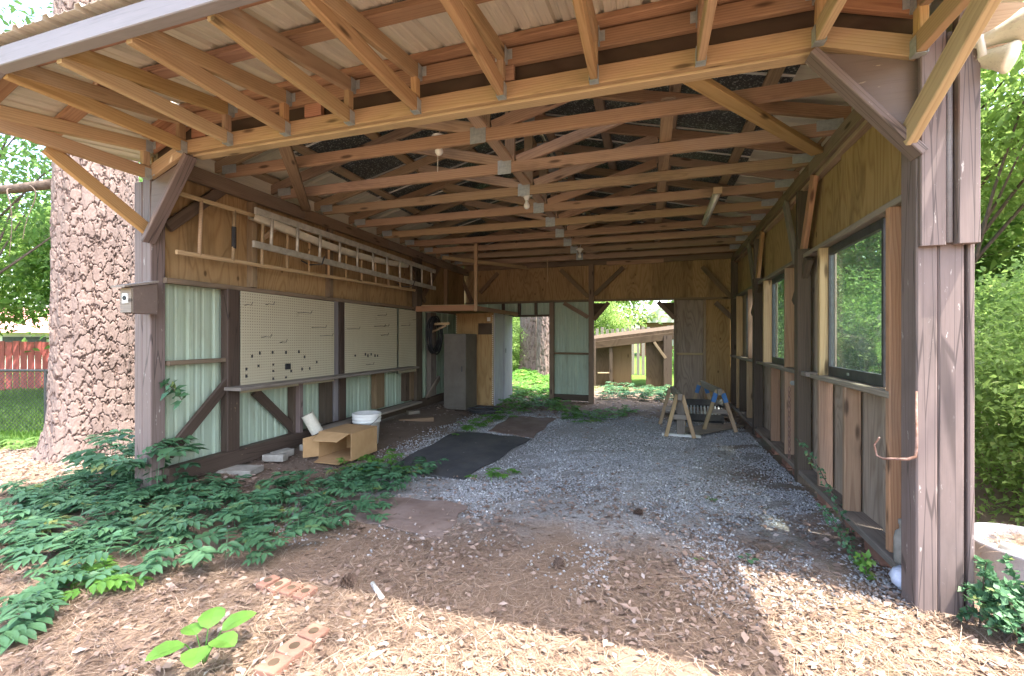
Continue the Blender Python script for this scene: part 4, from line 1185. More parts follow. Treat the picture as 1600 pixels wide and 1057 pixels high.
p = onX(1421, 838, 1.13)
MB_b = MB().lathe((1.172, 2.60, 0.115), [(0, 0), (0.032, 0.0), (0.034, 0.02), (0.034, 0.12), (0.028, 0.15), (0.013, 0.165), (0.013, 0.185), (0.017, 0.19), (0.017, 0.21), (0.0, 0.212)], 16).build('bottle', 'stone', smooth=True)
tag(MB_b, 'small white plastic bottle on the sole plate behind the corner post', 'bottle')
p = onZ(1412, 893, 0.03)
b = MB().lathe((1.155, 2.54, 0.07), [(0, -0.05), (0.03, -0.048), (0.05, -0.025), (0.056, 0.0), (0.048, 0.03), (0.025, 0.05), (0.0, 0.054)], 14)
b.v = [tuple(Vector(q) + Vector((random.uniform(-1, 1), random.uniform(-1, 1), random.uniform(-1, 1))) * 0.005) for q in b.v]
M['bag'] = mat_noise('blue_white_plastic', (0.45, 0.50, 0.66), (0.62, 0.65, 0.74), 30, 0.35, 0.5, 0.3)
tag(b.build('plastic_bag', 'bag', smooth=True), 'crumpled pale blue plastic bag beside the corner post', 'bag')

# ------------------------------------------------------------------ trees, shrubs, fences and houses around
def worley(a, b, na, seed, jit=0.85):
    """F1, F2 and the id of the nearest cell; 'a' wraps after na cells"""
    rs = np.random.default_rng(seed)
    tab = rs.random((64, 64, 3))
    ia, ib = np.floor(a).astype(int), np.floor(b).astype(int)
    f1 = np.full(a.shape, 9.0); f2 = np.full(a.shape, 9.0); cid = np.zeros(a.shape)
    for da in (-1, 0, 1):
        for db in (-1, 0, 1):
            ca, cb_ = ia + da, ib + db
            t = tab[np.mod(ca, na) % 64, cb_ % 64]
            px = ca + 0.5 + (t[..., 0] - 0.5) * jit
            py = cb_ + 0.5 + (t[..., 1] - 0.5) * jit
            d = np.hypot(a - px, b - py)
            new = d < f1
            f2 = np.where(new, f1, np.minimum(f2, d))
            cid = np.where(new, t[..., 2], cid)
            f1 = np.where(new, d, f1)
    return f1, f2, cid

def bark_trunk(name, base, r0, h, parent, nu, nv, na, cell_h, lean=(0, 0), flare=0.35, depth=0.035, taper=0.022, seed=3):
    th = np.linspace(0, 2 * np.pi, nu, endpoint=False)
    zz = np.linspace(-0.15, h, nv)
    T, Z = np.meshgrid(th, zz)
    a = T / (2 * np.pi) * na
    def warp(fa, fb, sd):
        h1, h2, hc = worley(np.mod(T / (2 * np.pi) * na * fa, int(na * fa)), Z / cell_h * fb, int(na * fa), sd)
        return h1
    w1, w2 = warp(2, 1.3, seed + 11), warp(2, 1.7, seed + 12)
    w3, w4 = warp(5, 5.0, seed + 13), warp(5, 4.0, seed + 14)
    wob = 0.8 * w1 + 0.2 * w3
    b = Z / cell_h + 0.7 * w2 + 0.2 * w4 + 0.3 * np.sin(T * 3)
    f1, f2, cid = worley(np.mod(a + wob, na), b, na, seed)
    pl = np.clip((f2 - f1) / 0.15, 0, 1)
    g1, g2, c2 = worley(np.mod(a * 2, na * 2), b * 2.3, na * 2, seed + 5)
    fine = np.clip((g2 - g1) / 0.3, 0, 1)
    R = r0 * (1 - taper * np.maximum(Z, 0)) * (1 + flare * np.exp(-np.maximum(Z, 0) / 0.32) * (0.75 + 0.35 * np.sin(T * 5 + 1)))
    fis = 0.5 + 0.5 * np.sin(T * 13 + 1.6 * np.sin(Z * 1.9) + 0.8 * np.sin(Z * 4.7 + T))
    flake = np.mod(cid * 7.1 + b * 0.6 + a * 0.4, 1.0)
    R = R + depth * (pl * (0.35 + 0.45 * cid + 0.25 * flake) - 0.6) + depth * 0.10 * fine * pl + depth * 0.55 * (fis ** 0.6 - 0.6)
    X = base[0] + lean[0] * Z + R * np.cos(T); Y = base[1] + lean[1] * Z + R * np.sin(T)
    v = np.stack([X, Y, Z + base[2]], -1).reshape(-1, 3)
    i = np.arange(nu * nv).reshape(nv, nu)
    n1 = np.roll(i, -1, axis=1)
    f = np.stack([i[:-1], n1[:-1], n1[1:], i[1:]], -1).reshape(-1, 4)
    return np_mesh(name, v, f, 'bark', parent, rnd=cid.ravel(), extra={'plate': (pl * (0.7 + 0.3 * fine)).ravel()}, origin=base)

def crown_np(radii, nclump, per, L, clump_r, seed, flat=0.5, shell=0.35, needle=False):
    rs = np.random.default_rng(seed)
    d = unit(rs.normal(size=(nclump, 3)))
    rad = rs.random(nclump) ** (1 / 3) * (1 - shell) + shell * rs.random(nclump) ** 0.3
    c = d * (np.minimum(rad, 1.05) * rs.uniform(0.75, 1.12, nclump))[:, None] * np.asarray(radii)
    cr = clump_r * rs.uniform(0.5, 1.25, nclump)
    n = nclump * per
    k = np.repeat(np.arange(nclump), per)
    off = rs.normal(size=(n, 3)) * 0.5
    off[:, 2] *= flat
    pos = c[k] + off * cr[k][:, None]
    dirs = unit(off + rs.normal(size=(n, 3)) * 0.7 + np.array([0, 0, -0.25]))
    nrm = unit(rs.normal(size=(n, 3)) * 0.55 + np.array([0, 0, 1.0]))
    LL = L * rs.uniform(0.6, 1.3, n)
    rnd = np.clip(rs.normal(0.42, 0.2, n) + (rs.random(nclump)[k] - 0.5) * 0.35, 0, 1)
    v, f, r = leaf_geo(pos, dirs, nrm, LL, LL * (0.14 if needle else rs.uniform(0.42, 0.6, n)), rnd)
    return v, f, r, c

CROWNS = {}
def crown_data(kind):
    if kind in CROWNS:
        return CROWNS[kind]
    spec = {
        'big': ((2.9, 2.9, 2.6), 300, 60, 0.17, 0.75, 21),
        'wide': ((3.4, 3.4, 2.0), 300, 60, 0.16, 0.75, 22),
        'bush': ((1.15, 1.15, 1.25), 230, 130, 0.056, 0.34, 23),
        'bushb': ((1.3, 1.1, 1.0), 230, 120, 0.055, 0.34, 24),
        'airy': ((2.4, 2.4, 1.7), 120, 60, 0.11, 0.6, 25),
    }[kind]
    v, f, r, c = crown_np(*spec)
    CROWNS[kind] = (v, f, r, c, {})
    return CROWNS[kind]
def limbs(base, top, r0, centres, n, seed, droop_=0.0):
    rs = random.Random(seed)
    b = MB()
    base, top = Vector(base), Vector(top)
    pts = [base + (top - base) * t + Vector((0.05 * math.sin(t * 9 + seed), 0.05 * math.cos(t * 7 + seed), 0)) for t in np.linspace(0, 1, 8)]
    b.tube(pts, [r0 * (1.25 if i == 0 else 1) * (1 - 0.75 * i / 7) for i in range(8)], 9)
    idx = list(range(len(centres))); rs.shuffle(idx)
    for i in idx[:n]:
        e = Vector(centres[i])
        t = rs.uniform(0.3, 0.95)
        s = base + (top - base) * t
        mid = (s + e) / 2 + Vector((rs.uniform(-.1, .1), rs.uniform(-.1, .1), rs.uniform(0, .25)))
        rr = r0 * 0.32 * (1 - t * 0.5)
        b.tube([s, s.lerp(mid, 0.6), mid, mid.lerp(e, 0.6), e], [rr, rr * .8, rr * .6, rr * .4, rr * .15], 5)
    return b
def tree(x, y, hc, kind, mat, label, name='leafy_tree', cat='tree', scale=1.0, rot=0.0, group=None, r0=0.13, nl=22, zs=1.0):
    zg = float(gz(x, y))
    root = empty(name, (x, y, zg), label, cat, group)
    v, f, r, c, cache = crown_data(kind)
    R = Matrix.Rotation(rot, 3, 'Z')
    m = Matrix.Translation((x, y, zg + hc)) @ Matrix.Rotation(rot, 4, 'Z') @ Matrix.Diagonal((scale, scale, scale * zs, 1))
    if mat not in cache:
        o = np_mesh('crown', v, f, mat, None, rnd=r)
        cache[mat] = o.data
        o.matrix_world = m
        o.parent = root; o.matrix_parent_inverse = root.matrix_world.inverted()
    else:
        o = link('crown', cache[mat], None, root, m)
    cc = [m @ Vector(q) for q in c]
    limbs((x, y, zg - 0.1), (x, y, zg + hc + 0.6 * scale), r0, cc, nl, int(x * 10 + y * 7) & 255).build('trunk', 'limb', root, smooth=True)
    return root

# the big pine beside the garage
pine = empty('pine_tree', (-5.72, 3.22, -0.02), 'massive pine trunk with plated bark beside the open garage corner', 'tree')
bark_trunk('trunk', (-5.66, 3.22, -0.02), 0.365, 7.0, pine, 560, 1000, 25, 0.155, (-0.006, 0.0), 0.36, 0.026, 0.03)
v, f, r, c, _ = crown_data('big')
MB().tube([(-5.76, 3.22, 6.8), (-5.8, 3.2, 11), (-5.85, 3.2, 16)], [0.30, 0.22, 0.08], 12).build('upper_trunk', 'limb', pine, smooth=True)
o = np_mesh('crown', v * 1.2, f, 'leaf', None, rnd=r)
o.matrix_world = Matrix.Translation((-5.9, 3.1, 16.0)); o.parent = pine; o.matrix_parent_inverse = pine.matrix_world.inverted()
# two pines seen through the rear doorway
for (u, dd, r0, lab, sd) in ((829, 13.6, 0.34, 'pale gray pine trunk filling the rear doorway', 8), (853, 12.9, 0.27, 'reddish pine trunk at the right edge of the rear doorway', 9)):
    q = onY(u, 590, dd)
    pr = empty('pine_tree', (q.x, q.y, float(gz(q.x, q.y))), lab, 'tree', 'pines behind the garage')
    bark_trunk('trunk', (q.x, q.y, float(gz(q.x, q.y))), r0, 8.0, pr, 160, 420, 15, 0.32, (0, 0), 0.3, 0.03, 0.02, sd)
    o = link('crown', bpy.data.objects['crown'].data, None, pr, Matrix.Translation((q.x, q.y, 16.5)))
    MB().tube([(q.x, q.y, 7.9), (q.x, q.y, 17.5)], [0.2, 0.05], 10).build('upper_trunk', 'limb', pr, smooth=True)

T = [  # x, y, crown centre height, kind, leaf, scale, rot, r0, label
    (-12.5, 8.6, 3.3, 'big', 'leaf', 1.0, 0.3, .16, 'leafy tree left of the big pine trunk, behind the wire fence'),
    (-16.0, 5.6, 3.6, 'wide', 'leafl', 1.0, 1.3, .16, 'bright leafy tree at the left picture edge beyond the red fence'),
    (-11.2, 4.5, 5.2, 'airy', 'leaf', 1.15, 2.0, .10, 'slim tree with bare drooping twigs left of the pine'),
    (-19.5, 13.0, 4.8, 'big', 'leaf', 1.5, 2.2, .25, 'tall tree far behind the red fence'),
    (-13.0, 14.5, 4.4, 'big', 'leafl', 1.3, 0.9, .2, 'tall light green tree between the pine trunk and the garage corner'),
    (-6.6, 19.0, 3.4, 'big', 'leaf', 1.1, 1.9, .2, 'dark leafy tree behind the rear doorway'),
    (-5.4, 23.0, 5.0, 'wide', 'leafl', 1.2, 0.5, .2, 'light green tree above the little shed roof'),
    (-4.0, 30.0, 6.0, 'big', 'leafl', 2.0, 2.9, .3, 'far pale tree left behind the little shed'),
    (7.0, 27.0, 5.0, 'big', 'leaf', 1.8, 0.2, .3, 'big tree standing beside the brick house'),
    (5.2, 9.6, 5.0, 'wide', 'leafl', 0.85, 0.7, .13, 'tree with a slanting trunk seen through the nearest window'),
    (8.2, 7.0, 5.6, 'airy', 'leafl', 1.5, 1.1, .15, 'tree with overhanging boughs right of the corner post'),
    (9.5, 13.0, 3.5, 'big', 'leafl', 1.25, 2.6, .15, 'leafy tree behind the shrubs outside the nearest window'),
    (5.6, 14.0, 3.6, 'big', 'leaf', 1.1, 1.7, .15, 'leafy tree outside the middle window'),
    (4.2, 19.0, 3.4, 'big', 'leafl', 1.0, 0.4, .15, 'leafy tree outside the farthest window'),
]
for (x, y, hc, kd, mt, s_, ro, r0, lab) in T:
    tree(x, y, hc, kd, mt, lab, scale=s_, rot=ro, r0=r0, group='trees around the garage')
S = [
    (3.05, 4.1, 0.75, 'bush', 'leafl', 0.85, 0.2, 'dense light shrub right behind the white drum'),
    (3.9, 5.6, 0.9, 'bushb', 'leafl', 1.15, 1.2, 'wide shrub filling the lower half of the nearest window'),
    (5.2, 4.0, 1.2, 'bush', 'leafl', 1.3, 2.2, 'tall shrub at the right picture edge'),
    (3.3, 7.9, 0.9, 'bush', 'leaf', 1.1, 0.9, 'dark shrub outside between the nearest and middle window'),
    (3.4, 10.4, 0.9, 'bushb', 'leafl', 1.2, 2.8, 'shrub outside the middle window'),
    (3.3, 13.4, 0.9, 'bush', 'leaf', 1.2, 0.1, 'shrub outside the farthest window'),
    (-4.8, 13.2, 0.8, 'bush', 'leafl', 0.95, 1.1, 'bright shrub in the rear doorway left of the pine trunk'),
    (-5.6, 16.6, 1.1, 'bushb', 'leafl', 1.5, 0.4, 'dark shrub mass deep behind the rear doorway'),
    (-2.0, 17.0, 1.6, 'bush', 'leafl', 1.15, 2.0, 'light shrub rising behind the little shed'),
    (1.5, 15.0, 0.35, 'bushb', 'creeperl', 0.85, 1.5, 'glossy green shrub seen through the gap in the little shed'),
    (-9.4, 7.2, 0.5, 'bush', 'leaf', 0.9, 2.4, 'shrub at the foot of the pine behind the wire fence'),
]
for (x, y, hc, kd, mt, s_, ro, lab) in S:
    tree(x, y, hc, kd, mt, lab, name='shrub', cat='shrub', scale=s_, rot=ro, r0=0.03, nl=16, group='shrubs around the garage')
tree(3.8, 3.9, 7.6, 'big', 'leafl', 'added tall tree out of view, its crown keeping sun off the windows', scale=0.8, rot=0.2, r0=0.14, nl=14)  # unseen tree added so its crown blocks sun through the windows
# tree behind the viewpoint whose thin boughs dapple the foreground
tree(2.6, -2.6, 7.0, 'airy', 'leaf', 'thin tree behind the viewpoint dappling the foreground', scale=1.0, rot=0.8, r0=0.12)
tree(0.35, -0.1, 8.3, 'airy', 'leaf', 'thin tree over the path shading the creeper patch', scale=0.68, rot=2.8, r0=0.06)
# bare twigs beside the pine
q0 = onZ(0, 262, 2.75)
br = empty('dead_branch', (-7.4, 3.4, 2.8), 'bare gray branch reaching in left of the pine trunk', 'branch')
MB().tube([(-7.9, 2.6, 2.66), (-7.55, 2.8, 2.72), (-7.3, 2.95, 2.86), (-6.9, 3.1, 2.90), (-6.1, 3.2, 2.93)], [0.035, 0.04, 0.045, 0.05, 0.06], 8).build('bough', 'limb', br, smooth=True)
for k in range(6):
    s0 = Vector((-7.6 + k * 0.22, 2.75 + k * 0.07, 2.74 + 0.03 * k))
    dx, ln = random.uniform(-0.35, 0.2), random.uniform(0.5, 1.1)
    pts = [s0 + Vector((dx * t + 0.03 * math.sin(7 * t + k), -0.1 * t + 0.03 * math.cos(5 * t + 2 * k), 0.03 * t - ln * t * t)) for t in np.linspace(0, 1, 10)]
    MB().tube(pts, [0.009 - 0.0007 * q for q in range(10)], 5).build('twig', 'limb', br)

# wire fence with its rails and posts
fe = empty('wire_fence', (-10, 4.5, -0.3), 'low chain-link fence running behind the pine trunk', 'fence')
A, B = Vector((-15.5, 2.9, 0)), Vector((-5.9, 5.75, 0))
zf = lambda p: float(gz(p.x, p.y))
n = 8
pp = [A.lerp(B, i / n) for i in range(n + 1)]
for a, b2 in zip(pp[:-1], pp[1:]):
    MB().tube([a + Vector((0, 0, 0.68)), b2 + Vector((0, 0, 0.68))], 0.02, 8).build('top_rail', 'iron', fe)
for a in pp:
    MB().tube([a + Vector((0, 0, zf(a) - 0.1)), a + Vector((0, 0, 0.70))], 0.026, 8).build('post', 'iron', fe)
wv, wf = [], []
D = (B - A); LN = D.length; D.normalize(); Nn = Vector((-D.y, D.x, 0))
hh = 1.0; st = 0.065
s0 = -hh
while s0 < LN:
    for sg in (1, -1):
        s_a, s_b = (s0, s0 + hh) if sg == 1 else (s0 + hh, s0)
        za, zb = -0.33, 0.67
        def cl(s_): return min(max(s_, 0), LN)
        a_, b_ = cl(s_a), cl(s_b)
        if abs(b_ - a_) < 1e-4: continue
        t0 = (a_ - s_a) / (s_b - s_a); t1 = (b_ - s_a) / (s_b - s_a)
        p0 = A + D * a_ + Vector((0, 0, za + (zb - za) * t0)); p1 = A + D * b_ + Vector((0, 0, za + (zb - za) * t1))
        wv.append((p0, p1))
    s0 += st
b = MB()
for p0, p1 in wv:
    b.bar(p0, p1, 0.004, 0.004)
o = b.build('mesh', 'iron', fe); o['kind'] = 'stuff'
# red board fence and the neighbours' house
rf = empty('red_fence', (-18, 8, -0.5), 'red board fence at the far side of the lawn', 'fence')
A, B = Vector((-24, 5.0, 0)), Vector((-9.5, 13.0, 0))
nb = 90
pb_ = beam_mesh(1.7, 0.165, 0.022)
for i in range(nb):
    q = A.lerp(B, (i + 0.5) / nb)
    m, _ = frame_x((q.x, q.y, -0.6), (q.x, q.y, 1.1), up=(-0.48, 0.87, 0))
    m.translation = Vector((q.x, q.y, 0.27 + random.uniform(-0.02, 0.02)))
    link('board', pb_, M['fenced'], rf, m)
beam('rail', A + Vector((0, 0.05, 0.75)), B + Vector((0, 0.05, 0.75)), 0.04, 0.09, 'fenced', rf)
M['roofpink'] = mat_noise('faded_red_roof', (0.48, 0.22, 0.20), (0.40, 0.17, 0.16), 4, 0.8, 0.2, 0.1)
nh = empty('house', (-31, 14, -0.5), 'white house with a faded red roof beyond the red fence', 'house')
M['wallw'] = mat_noise('white_wall', (0.74, 0.73, 0.70), (0.66, 0.65, 0.62), 2, 0.8, 0.2, 0.05)
def rot2(p, c, a):
    return Vector((c[0] + p[0] * math.cos(a) - p[1] * math.sin(a), c[1] + p[0] * math.sin(a) + p[1] * math.cos(a), p[2]))
HC, HA = (-31.0, 14.5), 1.05
P_ = lambda x, y, z: rot2((x, y, z), HC, HA)
MB().prism([P_(-5, -3, -0.6), P_(5, -3, -0.6), P_(5, 3, -0.6), P_(-5, 3, -0.6)], (0, 0, 2.1)).build('wall', 'wallw', nh)
MB().prism([P_(-5.4, -3.5, 1.5), P_(-5.4, 0, 2.9), P_(-5.4, 3.5, 1.5)], P_(5.4, 0, 0) - P_(-5.4, 0, 0)).build('roof', 'roofpink', nh)
for xw in (-3, 0.2, 3.2):
    w_ = MB().prism([P_(xw - 0.7, 3.04, 0.5), P_(xw + 0.7, 3.04, 0.5), P_(xw + 0.7, 3.04, 1.3), P_(xw - 0.7, 3.04, 1.3)], P_(0, 0.03, 0) - P_(0, 0, 0)).build('window', 'wallw', nh)
    MB().prism([P_(xw - 0.6, 3.08, 0.57), P_(xw + 0.6, 3.08, 0.57), P_(xw + 0.6, 3.08, 1.23), P_(xw - 0.6, 3.08, 1.23)], P_(0, 0.02, 0) - P_(0, 0, 0)).build('pane', 'iron', w_)
    w2 = MB().prism([P_(xw - 0.7, -3.07, 0.5), P_(xw + 0.7, -3.07, 0.5), P_(xw + 0.7, -3.07, 1.3), P_(xw - 0.7, -3.07, 1.3)], P_(0, -0.03, 0) - P_(0, 0, 0)).build('window', 'iron', nh)

# brick house behind
bhs = empty('house', (2.4, 32, 0), 'red brick house with a white gable beyond the little shed', 'house')
q0, q1 = onY(1000, 500, 30), onY(1075, 500, 30)
M['brickwall'] = None
g = G('brick_wall_far')
br_ = g.n('ShaderNodeTexBrick')
g.put(br_.inputs['Vector'], g.vec(g.xyz(g.obj())[0], g.xyz(g.obj())[2], 0.0))
br_.inputs['Scale'].default_value = 4.0
br_.inputs['Color1'].default_value = (0.33, 0.12, 0.085, 1); br_.inputs['Color2'].default_value = (0.25, 0.09, 0.065, 1); br_.inputs['Mortar'].default_value = (0.42, 0.36, 0.32, 1)
M['brickwall'] = g.done(br_.outputs[0], 0.9, 0.1)
MB().prism([(q0.x, 30, 0), (q0.x + 7, 30, 0), (q0.x + 7, 36, 0), (q0.x, 36, 0)], (0, 0, 2.25)).build('wall', 'brickwall', bhs)
MB().prism([(q0.x - 0.3, 29.7, 2.25), (q0.x + 7.3, 29.7, 2.25), (q0.x + 3.5, 29.7, 4.6)], (0, 6.6, 0)).build('roof', 'wallw', bhs)
MB().box((q0.x + 1.6, 29.97, 1.3), (0.9, 0.08, 1.1)).build('window', 'wallw', bhs)

# little lean-to shed behind the opening
sh = empty('shed', (0, 11, 0), 'low dark lean-to shed standing behind the rear opening', 'shed')
Y0 = 11.0
def sp(u, v, dy=0.0):
    return onY(u, v, Y0 + dy)
a, b2 = sp(920, 537), sp(1062, 520)
MB().prism([a, b2, b2 + Vector((0, 1.5, 0.12)), a + Vector((0, 1.5, 0.12))], (0, 0, 0.10)).build('roof', 'plydark', sh)  # dark plywood colour stands in for shade on the roof and fascia
beam('fascia_board', a + Vector((0, -0.02, -0.06)), b2 + Vector((0, -0.02, -0.06)), 0.03, 0.17, 'plydark', sh)
def panel(u0, u1, v0, v1, mat, dy, name='wall_panel'):
    p0, p1 = sp((u0 + u1) / 2, v1, dy), sp((u0 + u1) / 2, v0, dy)
    beam(name, (p0.x, p0.y, max(p0.z, 0.05)), p1, abs(sp(u1, v0, dy).x - sp(u0, v0, dy).x), 0.02, mat, sh, up=(0, -1, 0))
panel(929, 955, 535, 602, 'plydark', 0.15); panel(956, 987, 530, 602, 'olddark', 0.25, 'door_panel'); panel(1009, 1040, 528, 604, 'plydark', 0.05)
panel(1037, 1050, 524, 612, 'dark', -0.05, 'post'); panel(926, 931, 530, 606, 'dark', -0.05, 'post'); panel(952, 957, 532, 604, 'dark', 0.0, 'post')
beam('brace', sp(1040, 560, -0.04), sp(1022, 535, -0.04), 0.06, 0.05, 'olddark', sh, up=(0, 1, 0))
beam('rail', sp(934, 583), sp(952, 583), 0.03, 0.03, 'pale', sh)
rg = empty('picket_fence', (0, 14, 0), 'short run of weathered pickets just behind the little shed', 'fence')
for i in range(16):
    q = onY(985 - 60 + i * 8, 530, 14.0)
    beam('picket', (q.x, 14.0, 0.1), (q.x, 14.0, 1.55 + random.uniform(-0.05, 0.05)), 0.09, 0.02, 'gray', rg, up=(0, 1, 0))
beam('rail', (onY(920, 530, 14.05).x, 14.05, 1.3), (onY(1060, 530, 14.05).x, 14.05, 1.3), 0.04, 0.07, 'gray', rg)

# drum by the corner post
dr = empty('drum', (1.80, 2.82, -0.25), 'white metal drum topped with pine needles outside the corner post', 'drum')
cx, cy = 1.80, 2.80
MB().lathe((cx, cy, -0.26), [(0.0, 0.0), (0.24, 0.0), (0.245, 0.15), (0.252, 0.155), (0.245, 0.165), (0.245, 0.44), (0.255, 0.45), (0.255, 0.465), (0.238, 0.467), (0.232, 0.43), (0.0, 0.425)], 36).build('shell', 'closet', dr, smooth=True)
pv = MB().tube([(cx - 0.2, cy - 0.1, 0.215), (cx - 0.06, cy - 0.2, 0.205)], 0.024, 12)
tag(pv.build('pipe_stub', 'white', smooth=True), 'short white pipe lying on top of the drum', 'pipe')

# ------------------------------------------------------------------ litter, gravel, creepers
def needles(name, pts, L, wdt, label_kind, z_off=0.004, lift=0.02, mat='needle'):
    n = len(pts)
    th = RNG.uniform(0, 2 * np.pi, n)
    d = np.stack([np.cos(th), np.sin(th), RNG.normal(0, 0.10, n)], -1)
    z = gz(pts[:, 0], pts[:, 1]) + z_off + RNG.random(n) ** 2 * lift
    c = np.stack([pts[:, 0], pts[:, 1], z], -1)
    LL = (L * RNG.uniform(0.5, 1.2, n))[:, None]
    s = np.stack([-np.sin(th), np.cos(th), np.zeros(n)], -1) * wdt * 0.5
    bend = s / (wdt * 0.5) * LL * RNG.normal(0, 0.10, n)[:, None]
    up = np.array([0, 0, 1.0]) * wdt * 0.35
    mid = c + d * LL * 0.5 + bend
    e = c + d * LL
    v = np.stack([c - s, c + s, mid + s + up, mid - s + up, e + s * 0.6, e - s * 0.6], 1)
    f = (np.arange(n)[:, None] * 6)
    f = np.concatenate([f + np.array([0, 1, 2, 3]), f + np.array([3, 2, 4, 5])])
    v[:, :, 2] = np.maximum(v[:, :, 2], gz(v[:, :, 0], v[:, :, 1]) + 0.002)
    o = np_mesh(name, v.reshape(-1, 3), f, mat, rnd=np.repeat(np.clip(RNG.normal(0.45, 0.25, n), 0, 1), 6))
    return tag(o, kind='stuff')
def flat_leaves(name, pts, L, mat, z_off=0.006, up=0.6):
    n = len(pts)
    th = RNG.uniform(0, 2 * np.pi, n)
    d = unit(np.stack([np.cos(th), np.sin(th), RNG.normal(0.05, 0.16, n)], -1))
    nr = unit(RNG.normal(size=(n, 3)) * 0.38 + np.array([0, 0, 1]))
    c = np.stack([pts[:, 0], pts[:, 1], gz(pts[:, 0], pts[:, 1]) + z_off + RNG.random(n) * 0.014], -1)
    LL = L * RNG.uniform(0.45, 1.35, n)
    v, f, r = leaf_geo(c, d, nr, LL, LL * RNG.uniform(0.3, 0.6, n), np.clip(RNG.normal(0.45, 0.27, n), 0, 1), fold=0.18)
    v[:, 2] = np.maximum(v[:, 2], gz(v[:, 0], v[:, 1]) + 0.003)
    return tag(np_mesh(name, v, f, mat, rnd=r), kind='stuff')
def stones(name, pts, rr, mat='gravel'):
    n = len(pts)
    r = rr * RNG.uniform(0.5, 1.35, n)
    base = np.array([[1, 0, 0], [0, 1, 0], [-1, 0, 0], [0, -1, 0], [0, 0, 1], [0, 0, -1]], float)
    v = base[None] * r[:, None, None] * RNG.uniform(0.65, 1.25, (n, 6, 1)) + RNG.normal(0, 0.12, (n, 6, 3)) * r[:, None, None]
    a = RNG.uniform(0, 2 * np.pi, n); ca, sa = np.cos(a)[:, None], np.sin(a)[:, None]
    x, y = v[..., 0] * ca - v[..., 1] * sa, v[..., 0] * sa + v[..., 1] * ca
    v = np.stack([x, y, v[..., 2] * 0.75], -1)
    v += np.stack([pts[:, 0], pts[:, 1], gz(pts[:, 0], pts[:, 1]) + r * 0.35], -1)[:, None]
    t = np.array([[0, 1, 4], [1, 2, 4], [2, 3, 4], [3, 0, 4], [1, 0, 5], [2, 1, 5], [3, 2, 5], [0, 3, 5]])
    f = (np.arange(n)[:, None, None] * 6 + t[None]).reshape(-1, 3)
    return tag(np_mesh(name, v.reshape(-1, 3), f, mat, rnd=np.repeat(np.clip(RNG.normal(0.42, 0.24, n), 0, 1), 6)), kind='stuff')

def vnoise(p, s, seed):
    """cheap smooth value noise 0..1 on the ground plane"""
    rs = np.random.default_rng(seed); t = rs.random((64, 64))
    q = p * s; i = np.floor(q).astype(int); f = q - i; f = f * f * (3 - 2 * f)
    g4 = lambda a, b: t[(i[:, 0] + a) % 64, (i[:, 1] + b) % 64]
    return (g4(0, 0) * (1 - f[:, 0]) + g4(1, 0) * f[:, 0]) * (1 - f[:, 1]) + (g4(0, 1) * (1 - f[:, 0]) + g4(1, 1) * f[:, 0]) * f[:, 1]
MATS = [[(onZ(u, v).x, onZ(u, v).y) for u, v in px] for px in ([(597, 736), (724, 753), (828, 685), (712, 677)], [(762, 676), (832, 684), (868, 656), (802, 650)], [(500, 800), (690, 850), (730, 795), (560, 772)])]
def off_mats(p, keep_frac=0.0):
    k = np.ones(len(p), bool)
    for m_ in MATS:
        k &= ~(in_poly(p, m_) & (RNG.random(len(p)) > keep_frac))
    return p[k]
# gravel: dense in the middle of the floor, thinning to the mouth
p = np.stack([RNG.uniform(-2.9, 1.2, 150000), 1.9 + 5.6 * RNG.random(150000) ** 1.35], -1)
den = np.clip((p[:, 1] - 2.0) / 1.1, 0, 1) * np.clip((7.2 - p[:, 1]) / 0.8, 0, 1) * np.clip((p[:, 0] + 2.8) / 0.9, 0, 1)
den *= np.clip((vnoise(p, 1.4, 1) - 0.25) * 2.6, 0.12, 1)
den *= np.where(p[:, 1] < 3.4, np.clip((vnoise(p, 3.0, 2) - 0.36) * 4.0, 0.03, 1), 1)
p = off_mats(p[RNG.random(len(p)) < den])
stones('gravel', p, 0.0088)
# pine straw: thick outside the mouth, scattered inside
p = np.stack([RNG.uniform(-7.5, 2.3, 150000), RNG.uniform(0.5, 4.2, 150000)], -1)
den = np.clip((3.0 - p[:, 1]) / 1.0, 0.05, 1) * np.clip((vnoise(p, 1.8, 4) + 0.25), 0.2, 1)
p = p[RNG.random(len(p)) < den]
needles('pine_straw', off_mats(p, 0.06), 0.11, 0.0022, 'stuff')
# brown leaf and bark litter
p = np.stack([RNG.uniform(-4.2, 2.0, 60000), 0.7 + 6.2 * RNG.random(60000) ** 1.5], -1)
den = np.clip((4.4 - p[:, 1]) / 2.0, 0.12, 1) * np.clip((vnoise(p, 1.9, 6) - 0.22) * 2.0, 0.04, 1)
p = p[RNG.random(len(p)) < den * 0.8]
flat_leaves('leaf_litter', off_mats(p, 0.12), 0.036, 'litter')
p = np.stack([RNG.uniform(-2.2, 1.6, 420), RNG.uniform(0.9, 3.6, 420)], -1)
flat_leaves('bark_chips', off_mats(p, 0.1), 0.052, 'litter', 0.010)
p = np.stack([RNG.uniform(-3.5, 1.5, 2600), RNG.uniform(6.4, 11.5, 2600)], -1)
flat_leaves('leaf_litter', p, 0.06, 'litter')
p = np.stack([RNG.uniform(-9.0, -3.7, 14000), RNG.uniform(1.6, 7.0, 14000)], -1)
flat_leaves('leaf_litter', p, 0.05, 'litter')
